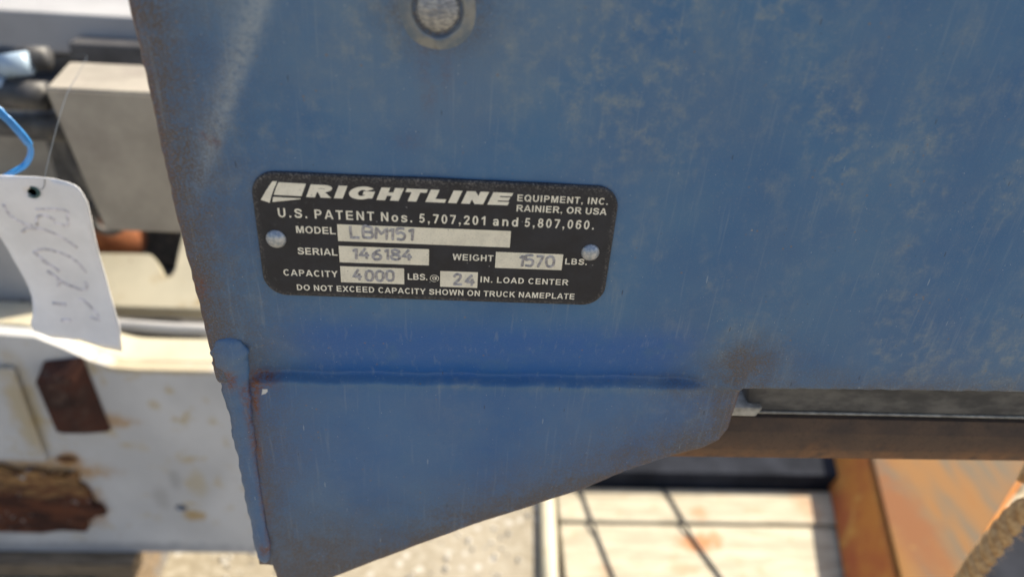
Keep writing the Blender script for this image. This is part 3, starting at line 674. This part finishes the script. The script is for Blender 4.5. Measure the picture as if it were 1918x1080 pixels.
for P in ([(-49.5, 18.9), (-51.8, 15.6), (-53.6, 12.6), (-51.0, 11.7), (-50.3, 14.0), (-49.3, 16.4), (-48.1, 18.9)], [(-47.7, 18.65), (-48.7, 16.7), (-49.55, 14.45), (-41.3, 14.35), (-39.6, 18.55)], [(-49.8, 13.72), (-50.2, 12.0), (-41.7, 13.35), (-41.45, 13.62)]):
    mesh('logo_piece', [(a * MM, YL, PZ + b * MM) for a, b in P], [tuple(range(len(P)))], M_CREAM, NP_)
for x0, x1, z0, z1 in ((-31.15, 23.15, -.68, 5.28), (-31.1, -2.6, -8.41, -2.4), (-31.07, -10.6, -15.92, -9.85), (18.8, 40.6, -8.39, -2.45), (1.1, 13.34, -16.36, -10.33)):
    mesh('blank_field', [(x0 * MM, YF, PZ + z0 * MM), (x1 * MM, YF, PZ + z0 * MM), (x1 * MM, YF, PZ + z1 * MM), (x0 * MM, YF, PZ + z1 * MM)], [(0, 1, 2, 3)], M_FIELD, NP_)
STAMP = {'L': [[(0, 1), (0, 0), (.62, 0)]], 'B': [[(0, 0), (0, 1), (.4, 1), (.58, .88), (.55, .62), (.4, .53), (0, .53)], [(.4, .53), (.62, .4), (.62, .14), (.45, 0), (0, 0)]],
         'M': [[(0, 0), (0, 1), (.35, .42), (.7, 1), (.7, 0)]], '1': [[(.08, .78), (.3, 1), (.3, 0)]], '5': [[(.6, 1), (.1, 1), (.06, .58), (.35, .64), (.6, .5), (.62, .2), (.42, 0), (.05, .06)]],
         '4': [[(.5, 1), (.0, .32), (.72, .32)], [(.54, .6), (.54, 0)]], '6': [[(.55, .98), (.2, .72), (.03, .35), (.15, .05), (.4, 0), (.6, .15), (.58, .42), (.35, .55), (.08, .42)]],
         '8': [[(.32, .54), (.1, .7), (.12, .92), (.32, 1), (.54, .92), (.55, .7), (.32, .54), (.05, .36), (.06, .1), (.32, 0), (.6, .1), (.6, .36), (.32, .54)]],
         '0': [[(.32, 1), (.08, .85), (.02, .5), (.08, .15), (.32, 0), (.56, .15), (.62, .5), (.56, .85), (.32, 1)]], '7': [[(.02, 1), (.6, 1), (.25, 0)]], '2': [[(.04, .78), (.2, 1), (.48, .98), (.58, .75), (.4, .45), (.02, 0), (.64, 0)]]}
def stamp(s, z, hgt):
    """punched figures: each stroke a groove with a raised lip on both sides"""
    V = []; Fs = []; wd = .46
    for i, (ch, x0, wdt) in enumerate(s):
        gx = [a for st in STAMP[ch] for a, b in st]; gmn = min(gx); gk = (wdt - .8) / (max(gx) - gmn)
        dx, dz, rt = random.uniform(-.15, .15), random.uniform(-.22, .22), random.uniform(-.06, .06)
        for li, st in enumerate(STAMP[ch]):
            P = []
            for a, b in st: P.append(((a - gmn) * gk + .4, b * hgt))
            straight = ch in 'LM147'
            if straight:
                Q = []
                for a, b in zip(P[:-1], P[1:]):
                    for k in range(4): Q.append(tuple(np.array(a) + (np.array(b) - np.array(a)) * k / 4))
                Q.append(P[-1]); P = np.array(Q)
            else: P = catmull(P, 4)
            P = np.stack([P[:, 0] * math.cos(rt) - P[:, 1] * math.sin(rt), P[:, 0] * math.sin(rt) + P[:, 1] * math.cos(rt)], 1) + (x0 + dx, z + dz)
            T = np.gradient(P, axis=0); T /= np.linalg.norm(T, axis=1)[:, None] + 1e-9; Nn = np.stack([-T[:, 1], T[:, 0]], 1)
            base = len(V)
            P = np.r_[[P[0] - T[0] * .18], P, [P[-1] + T[-1] * .18]]; Nn = np.r_[[Nn[0] * .55], Nn, [Nn[-1] * .55]]
            for p, q in zip(P, Nn):
                for u, hh in ((-1, 0), (-.62, .16), (0, .03), (.62, .16), (1, 0)):
                    j = random.uniform(.88, 1.12); V.append(((p[0] + q[0] * u * wd * j) * MM, YS - hh * MM * random.uniform(.6, 1.3) - (li * .012 + i * .001) * MM, PZ + (p[1] + q[1] * u * wd * j) * MM))
            for k in range(len(P) - 1):
                for c in range(4): Fs.append((base + k * 5 + c, base + k * 5 + c + 1, base + (k + 1) * 5 + c + 1, base + (k + 1) * 5 + c))
    return mesh('stamped_figures', V, Fs, M_STAMP, NP_)
stamp([('L', -27.4, 3.3), ('B', -23.7, 3.6), ('M', -19.7, 4.1), ('1', -15.5, 1.9), ('5', -12.9, 3.1), ('1', -9.3, 1.9)], .75, 3.9)
stamp([('1', -27.2, 1.8), ('4', -25.0, 3.7), ('6', -20.9, 3.3), ('1', -17.1, 1.7), ('8', -15.0, 3.2), ('4', -11.5, 3.6)], -6.7, 3.6)
stamp([('4', -27.5, 3.4), ('0', -23.5, 3.1), ('0', -20.2, 3.1), ('0', -16.9, 3.1)], -14.9, 3.8)
stamp([('1', 26.2, 1.8), ('5', 28.3, 3.1), ('7', 31.7, 2.8), ('0', 34.9, 3.3)], -7.3, 3.9); stamp([('2', 5.3, 3.2), ('4', 8.9, 3.6)], -15.4, 3.8)
prof = [(0, 1.75), (.8, 1.70), (1.6, 1.5), (2.3, 1.1), (2.8, .62), (3.08, .12), (3.1, -.1)]
rv = lathe('rivet', [(r * MM * 1.03, h * MM) for r, h in prof], (0, 0, 0), M_RIVET, NP_, 40)
rv.location = (-.0504, YP, PZ - .0008)
rv2 = rv.copy(); COL.objects.link(rv2); rv2.location = (.04927, YP, PZ - .0014); rv2.scale = (.94, 1, .94); rv2.rotation_euler.y = 1.1

# ------------------------------------------------------------------ the white machine behind, left
WM = empty('white_forklift_attachment', (-.40, .45, .085), 'dirty white painted steel machine with rust patches standing behind the blue panel', 'attachment')
def front_plate():
    out = [(-.66, .086), (-.10, .086), (-.10, .322), (-.262, .321), (-.283, .3225), (-.300, .329), (-.318, .341), (-.338, .352), (-.40, .356), (-.66, .356)]
    hole = [(-.2555 + .0062 * math.cos(a), .1515 + .0042 * math.sin(a)) for a in [k * math.pi / 8 for k in range(16)]]
    pts = out + hole; n = len(out); m = len(hole)
    ed = [(i, (i + 1) % n) for i in range(n)] + [(n + i, n + (i + 1) % m) for i in range(m)]
    vo, eo, fo, *_ = delaunay_2d_cdt([Vector(p) for p in pts], ed, [], 2, 1e-7)
    ho = np.array(hole)
    tri = [f for f in fo if not all(i >= n for i in f)]
    N = len(vo); V = [(v[0], .300, v[1]) for v in vo] + [(v[0], .312, v[1]) for v in vo]
    Fs = list(tri) + [tuple(i + N for i in f)[::-1] for f in tri] + [(a, b, b + N, a + N) for a, b in ed]
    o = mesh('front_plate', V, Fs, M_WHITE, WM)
    bm = bmesh.new(); bm.from_mesh(o.data); bmesh.ops.recalc_face_normals(bm, faces=bm.faces); bm.to_mesh(o.data); bm.free()
    tag(o, 'white painted front plate with yellow and rust stains and one dark hole')
front_plate()
# top flange behind the curved upper edge: a strip swept along that edge
def flange():
    P = catmull([(-.10, .322), (-.20, .3215), (-.262, .321), (-.283, .3225), (-.300, .329), (-.318, .341), (-.338, .352), (-.40, .356), (-.66, .356)], 4)
    V = []; Fs = []
    for x, z in P:
        for y, dz in ((.3125, .0005), (.3125, -.007), (.344, -.007), (.344, .0005)): V.append((x, y, z + dz))
    for i in range(len(P) - 1):
        for k in range(4): Fs.append((i * 4 + k, i * 4 + (k + 1) % 4, (i + 1) * 4 + (k + 1) % 4, (i + 1) * 4 + k))
    Fs += [(0, 1, 2, 3), tuple(len(V) - 4 + k for k in range(4))]
    o = mesh('top_flange', V, Fs, M_WHITE2, WM); bm = bmesh.new(); bm.from_mesh(o.data); bmesh.ops.recalc_face_normals(bm, faces=bm.faces); bm.to_mesh(o.data); bm.free()
    tag(o, 'sunlit cream top flange')
flange()
tube('return_pipe', [(-.40, .362, .326), (-.30, .358, .325), (-.25, .356, .324), (-.15, .356, .324)], .0055, M_GREYW, WM)
# welded wedge-shaped lug, dark with rust
LUG = [(-0.3436, 0.2870, 0.3149), (-0.3150, 0.2870, 0.3204), (-0.3156, 0.2870, 0.2584), (-0.3405, 0.2870, 0.2577), (-0.3382, 0.2998, 0.3297), (-0.3033, 0.2998, 0.3354), (-0.2974, 0.2998, 0.2494), (-0.3268, 0.2998, 0.2499)]
bm = bmesh.new(); lv = [bm.verts.new(v) for v in LUG]
for f in ((0, 1, 2, 3), (0, 4, 5, 1), (1, 5, 6, 2), (2, 6, 7, 3), (3, 7, 4, 0), (4, 7, 6, 5)): bm.faces.new([lv[i] for i in f])
bmesh.ops.bevel(bm, geom=bm.edges[:], offset=.002, segments=2, affect='EDGES')
tag(from_bm('rusty_lug', bm, M_RUSTDK, WM), 'dark brown rusted lug standing out of the white plate')
# flaking rusted strip along the plate
def strip():
    top = catmull([(-.66, .206), (-.43, .205), (-.4066, .2050), (-.3792, .2023), (-.3563, .1994), (-.342, .1964), (-.3357, .1753), (-.3290, .150)], 5)
    top = top + rng.normal(0, .0020, top.shape)
    low = [(-.334, .1455), (-.3385, .1400), (-.3433, .1421), (-.3450, .1340), (-.3477, .1230), (-.372, .1245), (-.39, .1205), (-.4306, .1215), (-.66, .120)]
    tag(prism('rusted_strip', [tuple(p) for p in top[::-1]][::-1] + low, .2935, .2998, M_RUSTST, WM, 0), 'flaking orange brown rusted strip across the white plate')
strip()
tag(prism('rust_scab', [(-.3560, .2150), (-.3500, .2120), (-.3400, .2125), (-.3370, .2150), (-.3430, .2180), (-.3530, .2180)], .2975, .2998, M_RUSTST, WM, .0005), 'small rust scab above the strip')
box('hole_shade_plate', (-.28, .3125, .135), (-.235, .318, .168), M_DARK, WM, .001)  # dark plate added behind the hole to give it deep shade
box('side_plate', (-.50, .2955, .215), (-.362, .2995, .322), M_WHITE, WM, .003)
# notched cream bar, leaning back so that its face catches the sun
def notched():  # bar, roller and clevis points scaled about the camera along its rays
    out = [(-0.4033, 0.3165), (-0.2418, 0.3165), (-0.2027, 0.3165), (-0.2123, 0.3758), (-0.2743, 0.3749), (-0.2750, 0.3486), (-0.2747, 0.3386), (-0.2774, 0.3349), (-0.2828, 0.3349), (-0.2922, 0.3431), (-0.2999, 0.3472), (-0.3047, 0.3478), (-0.4146, 0.3463)]
    bm = bmesh.new(); vs = [bm.verts.new((x, .390 + (z - .311) * 1.6, z)) for x, z in out]; f = bm.faces.new(vs)
    r = bmesh.ops.extrude_face_region(bm, geom=[f])
    for g in r['geom']:
        if isinstance(g, bmesh.types.BMVert): g.co += Vector((0, .010, -.018))
    bmesh.ops.bevel(bm, geom=bm.edges[:], offset=.0012, segments=2, affect='EDGES')
    tag(from_bm('notched_bar', bm, M_WHITE2, WM), 'sunlit cream bar with a rounded notch cut in its edge')
notched()
tag(tube('rusted_roller', [(-0.398, 0.5108, 0.329), (-0.3386, 0.5108, 0.3306)], .0196, M_RUSTCYL, WM, 24), 'orange brown rusted roller')
tag(prism('black_clevis', [(-0.3644, 0.2768), (-0.3141, 0.2768), (-0.2868, 0.3455), (-0.322, 0.3534), (-0.3484, 0.3507), (-0.3644, 0.3349)], .543, .565, M_HOSE, WM, .003), 'black clevis in the notch')
tube('clevis_ring', [(-.338 + .0145 * math.cos(a), .455, .381 + .0145 * math.sin(a)) for a in [k * math.pi / 10 for k in range(-3, 18)]], .0035, M_HOSE, WM, 10)
# beige block
def block():
    t = [(-.2775, .300), (-.10, .300), (-.10, .366), (-.2895, .362)]
    b = [(-.2610, .300), (-.10, .300), (-.10, .362), (-.268, .358)]
    V = [(x, y, .5615) for x, y in t] + [(x, y, .4535) for x, y in b]
    bm = bmesh.new(); vs = [bm.verts.new(v) for v in V]
    for f in ((0, 1, 2, 3), (7, 6, 5, 4), (0, 4, 5, 1), (1, 5, 6, 2), (2, 6, 7, 3), (3, 7, 4, 0)): bm.faces.new([vs[i] for i in f])
    bmesh.ops.bevel(bm, geom=bm.edges[:], offset=.0018, segments=2, affect='EDGES')
    tag(from_bm('beige_block', bm, M_BLOCK, WM), 'beige painted steel block with a sunlit top')
block()
box('web_plate', (-.62, .43, .40), (-.347, .445, .512), M_BLOCK, WM, .003)
box('cover_plate', (-.62, .352, .335), (-.338, .366, .425), M_GREYW, WM, .003)
box('dark_filler_box', (-.346, .402, .425), (-.274, .424, .520), M_HOSE, WM, .004)  # dark box added to cover the light strip between tag and block
for hx, hz in ((-.300, .430), (-.318, .442)): tube('hydraulic_hose', catmull([(hx, .395, .530), (hx - .004, .388, .49), (hx + .006, .385, .455), (hx + .022, .392, hz), (hx + .034, .41, hz - .012)], 6), .0058, M_HOSE, WM, 12)
box('web_foot', (-.62, .445, .40), (-.40, .52, .412), M_DARKGREY, WM, .003)
box('block_post', (-.14, .3135, .3235), (-.104, .335, .4533), M_DARKGREY, WM, .002)
# hydraulic fittings left of the block
for i, (z, r, x0, x1, y) in enumerate(((.5435, .0105, -.40, -.296, .335), (.5175, .0120, -.42, -.290, .345), (.566, .0085, -.336, -.298, .352))):
    o = tube('hydraulic_fitting', [(x0, y, z), (x1 - .03, y, z), (x1 - .0299, y, z), (x1, y, z)], [r * .8, r * .8, r, r], M_HOSE, WM, 18)
tag(tube('pale_stub', [(-.325, .340, .562), (-.306, .340, .5655)], .0085, M_STUB, WM, 16), 'pale blue stub on a fitting')  # short pale blue cylinders among the dark fittings
tube('pale_stub', [(-.336, .335, .548), (-.3225, .335, .548)], .008, M_STUB, WM, 16)
# upper beam and the frame that carries everything
tag(box('upper_beam', (-.90, .600, .497), (-.24, .76, .5385), M_GREYW, WM, .003), 'white upper beam with a sunlit top')
box('beam_shoe', (-.395, .572, .488), (-.25, .5995, .517), M_DARKGREY, WM, .003)
box('rear_plate', (-.90, .62, .086), (-.095, .66, .496), M_DARKGREY, WM, .003)
box('middle_shelf', (-.66, .375, .22), (-.235, .619, .270), M_DARKGREY, WM, .003)
box('inner_web', (-.66, .59, .296), (-.24, .615, .470), M_DARKGREY, WM, .003)

# wooden pallet under it
PL = empty('wooden_pallet', (-.6, .45, 0), 'weathered wooden pallet under the white machine', 'pallet')
for i in range(5): box('deck_board', (-.95, .285 + i * .088, .066), (-.305 + random.uniform(-.006, .006), .285 + i * .088 + .074, .0845), M_WOOD, PL, .0015, .0008)
for x in (-.93, -.64, -.350): box('stringer', (x, .287, .0), (x + .036, .71, .0655), M_WOOD, PL, .0015, .0005)

# ------------------------------------------------------------------ paper tag
def tagy(x, z): return .120 + .0035 * math.sin((z - .48) * 42) + .10 * (x + .195) * (z - .53) * 1.4 + .0015 * math.sin(x * 160)
def paper_tag():
    out = [(-.2300, .5836), (-.2162, .5832), (-.2067, .5826), (-.19, .5812), (-.1764, .5798), (-.1709, .5774), (-.1694, .572), (-.1690, .5678), (-.1708, .553), (-.1723, .5383), (-.1726, .5129), (-.1726, .4803), (-.195, .4855), (-.2170, .4903), (-.2150, .500), (-.2127, .5113), (-.2135, .522), (-.2157, .5334), (-.2174, .5454), (-.2239, .5568), (-.2310, .563)]
    hole = [(-.1937 + .0021 * math.cos(k * math.pi / 6), .5733 + .0021 * math.sin(k * math.pi / 6)) for k in range(12)]
    out = catmull(out + out[:1], 2)[:-1].tolist(); n = len(out)
    G = np.array([(x, z) for x in np.arange(-.231, -.166, .003) for z in np.arange(.478, .585, .003)]); G = G[inside(G, out)]
    G = G[np.linalg.norm(G - np.array((-.1937, .5733)), axis=1) > .0035]
    G = G[segdist(G, [(out[i], out[(i + 1) % n]) for i in range(n)]) > .0008]
    pts = out + hole + G.tolist(); m = len(hole)
    vo, eo, fo, *_ = delaunay_2d_cdt([Vector(p) for p in pts], [(i, (i + 1) % n) for i in range(n)] + [(n + i, n + (i + 1) % m) for i in range(m)], [], 1, 1e-8)
    fo = [f for f in fo if not all(n <= i < n + m for i in f)]
    T = mesh('paper_tag', [(v[0], tagy(*v), v[1]) for v in vo], fo, M_TAG, None, smooth=True)
    md = T.modifiers.new('thickness', 'SOLIDIFY'); md.thickness = .0003; md.offset = 1
    tag(T, 'curled white paper tag with handwriting, hanging left of the blue panel', 'tag')
    lathe('grommet', [(.0021, -.0004), (.0021, .0006), (.0030, .0007), (.0033, .0001), (.0033, -.0004)], (-.1937, tagy(-.1937, .5733), .5733), M_GROM, T, 24)
    lathe('grommet_back', [(0, 0), (.0022, 0), (.0022, -.0006)], (-.1937, tagy(-.1937, .5733) + .0008, .5733), M_GROM, T, 20)
    HW = [[(-0.2077, 0.5672), (-0.2069, 0.5608), (-0.2029, 0.5565), (-0.1991, 0.5546)], [(-0.1953, 0.5638), (-0.182, 0.5634), (-0.1818, 0.5599), (-0.1841, 0.5547), (-0.1895, 0.556)], [(-0.1977, 0.5547), (-0.1961, 0.5593), (-0.1932, 0.5604), (-0.1887, 0.5576)], [(-0.2052, 0.5512), (-0.2011, 0.5535), (-0.1945, 0.5517), (-0.188, 0.5463), (-0.183, 0.5412)], [(-0.2035, 0.5393), (-0.1983, 0.5406), (-0.1903, 0.5366), (-0.1853, 0.5314), (-0.1829, 0.526)], [(-0.2035, 0.5393), (-0.1996, 0.5319), (-0.1955, 0.5266)], [(-0.2008, 0.5275), (-0.1976, 0.5221), (-0.1983, 0.5175)], [(-0.1976, 0.5221), (-0.1931, 0.5177), (-0.1873, 0.5151), (-0.1844, 0.5175), (-0.1852, 0.5201)], [(-0.1904, 0.5098), (-0.1865, 0.5064), (-0.1818, 0.4977), (-0.1869, 0.4984)], [(-0.203, 0.5081), (-0.1968, 0.5066)], [(-0.2009, 0.4976), (-0.1962, 0.4972)]]
    for st in HW:
        P = catmull(st, 7); tube('pen_stroke', [(x, tagy(x, z) - .0002, z) for x, z in P], .0011, M_INK, T, 6, (1, .3))
    c = catmull([(-.1937, .1205, .5733), (-.1880, .118, .5760), (-.1865, .123, .5850), (-.1905, .16, .604), (-.2060, .21, .6020), (-.246, .30, .585), (-.292, .335, .567)], 8)
    tube('string', c, .00016, M_STRING, T, 6)
paper_tag()
tag(tube('cable_tie', catmull([(-.240, .128, .628), (-.2150, .130, .6135), (-.2050, .130, .6066), (-.1999, .130, .5997), (-.1967, .1305, .5920), (-.1974, .131, .5867), (-.2013, .1305, .5811), (-.2057, .1262, .5787), (-.2120, .1262, .5750)], 6), [.0030] * 13 + [.0022] * 12 + [.0014] * 24, M_TIE, None, 8, (1, .35)), 'bright blue plastic cable tie above the white paper tag', 'cable tie')

# ------------------------------------------------------------------ bottom right: slab, dark beam, fork tip, thin dark lines, rope
SL = empty('white_steel_slab', (0.4925, 0.3216, 0), 'cream white painted steel slab with orange rust stains, sunlit under the blue panel', 'slab')  # slab, beam, offcut, fork, plate and line coordinates were scaled about the camera
tag(box('near_plate', (0.1371, 0.1547, .0015), (0.9251, 0.4063, 0.0119), M_SLAB, SL, .0025), 'nearer cream plate with an orange stain')
tag(box('far_plate', (0.1371, 0.4075, .0015), (0.9251, 0.4613, 0.0162), M_SLAB, SL, .0025), 'farther cream plate')
tag(tube('rim_tube', [(0.1142, 0.1115, 0.0069), (0.1192, 0.3327, 0.0069), (0.1272, 0.4637, 0.0069)], .0100, M_WHITE2, SL, 16), 'white rounded rim along the slab')
box('skid', (0.1464, 0.198, .0), (0.9127, 0.4205, .0014), M_DARKGREY, SL, .001)
M_PLATE = mat_plain('flat_black', (0.026, 0.029, 0.038), .95, 0, .3, .05, .05)
BB = empty('dark_band_beam', (0.3689, 0.5317, 0), 'black beam filling the dark band behind the cream slab', 'beam')  # beam shapes filling the dark band behind the slab
prism('rear_rail', [(0.1736, .0), (0.7644, .0), (0.7644, 0.0142), (0.5221, 0.0142), (0.5221, 0.0316), (0.2947, 0.0316), (0.286, .006), (0.1736, .006)], 0.5132, 0.575, M_PLATE, BB, .002)
box('front_flange', (0.1563, 0.4662, .0), (0.5159, 0.5126, 0.0397), M_PLATE, BB, .002)
tag(box('cream_offcut', (0.2329, 0.5218, .0063), (0.283, 0.5589, 0.0267), M_WHITE2, None, .003), 'small cream block on the low end of the black beam', 'block')
FK = [(0.4331, 0.1671), (0.4455, 0.1708), (0.5392, 0.2683), (0.6964, 0.4093), (0.8633, 0.5441), (0.8633, 0.6306), (0.5617, 0.6306), (0.5141, 0.4357), (0.4665, 0.2677)]
FO = empty('rusty_fork_tip', (0.5543, 0.3587, 0.0162), 'orange rusted tapering steel fork tip resting on the cream slab', 'fork')
ft = prism('fork_body', FK, 0.0167, 0.091, M_RUSTOR, FO, .003, 'xy'); tag(ft, 'orange rusted side of the fork')
zm = sum(v.co.z for v in ft.data.vertices) / len(ft.data.vertices)
for v in ft.data.vertices:                      # side sheared outwards at the foot to match its width in the image
    if v.co.z < zm: v.co.x -= .022
prism('fork_top_plate', [(0.4399, 0.1795), (0.5363, 0.2715), (0.6927, 0.4106), (0.8571, 0.5465), (0.8571, 0.6244), (0.5685, 0.6244), (0.519, 0.4359), (0.4721, 0.2697)], 0.0913, 0.0996, M_RUSTTOP, FO, .002, 'xy')
tag(prism('slab_shade_plate', [(0.4686, 0.1788), (0.4785, 0.1584), (0.9127, 0.1584), (0.9127, 0.4576), (0.7765, 0.4576), (0.554, 0.266)], 0.0124, 0.0613, M_PLATE, None, .003, 'xy'), 'dark plate standing in for shade on the slab right of the rusty fork tip', 'plate')  # dark plate added where the slab beyond the fork lies in shadow
for i, pts in enumerate(([(0.1624, 0.46), (0.1694, 0.4466), (0.1748, 0.4155), (0.1806, 0.3882), (0.1921, 0.3285), (0.2082, 0.2474), (0.2106, 0.1609)], [(0.2755, 0.46), (0.2822, 0.4426), (0.2885, 0.4168), (0.2983, 0.382), (0.3166, 0.3296), (0.3441, 0.2474), (0.3565, 0.1609)])):  # thin black tubes draw the dark diagonal lines on the slab
    P = catmull(pts, 6); y1 = 0.4032
    tag(tube('dark_line', [(x, y, 0.0119 + .0022 + (.0042 if y > y1 else .0042 * max(0, 1 - (y1 - y) / .014))) for x, y in P], .0019, M_LINE, None, 8), ['thin dark line across the left end of the cream slab', 'thin dark line crossing the middle of the cream slab by the orange stain'][i], 'dark line', 'dark lines across the cream slab')
def rope():
    path = catmull([(.318, .064, .45), (.317, .067, .51), (.316, .045, .5385), (.3135, .0165, .520), (.311, .014, .50), (.309, .030, .47), (.3065, .048, .447), (.3025, .050, .415), (.300, .050, .385), (.297, .045, .32), (.285, .03, .15), (.275, .02, .012), (.25, -.02, .008), (.20, -.06, .008)], 14)
    root = empty('frayed_rope', (.275, .02, 0), 'frayed tan rope hanging beside the rusty fork tip', 'rope')
    for s in range(3):
        V = []
        for i, p in enumerate(path):
            t = path[min(i + 1, len(path) - 1)] - path[max(i - 1, 0)]; t /= np.linalg.norm(t); a = np.cross(t, (.3, 1, .1)); a /= np.linalg.norm(a); b = np.cross(a, t)
            th = i * .55 + s * 2 * math.pi / 3; V.append(p + (a * math.cos(th) + b * math.sin(th)) * .0029)
        tube('strand', V, .0034, M_ROPE, root, 8, rough=.06)
    V = []; Fs = []
    for k in range(2600):
        i = random.randrange(70, len(path) - 45); p = path[i] + rng.normal(0, .002, 3); d = rng.normal(0, 1, 3); d /= np.linalg.norm(d); L = random.uniform(.006, .014); q = p + d * L * .6 + np.array((0, 0, -L * .3)); s_ = np.cross(d, (0, 0, 1)); s_ = s_ / (np.linalg.norm(s_) + 1e-6) * .00009
        b = len(V); V += [p - s_, p + s_, q]; Fs.append((b, b + 1, b + 2))
    tag(mesh('fuzz', V, Fs, M_ROPE, root), kind='stuff')
rope()
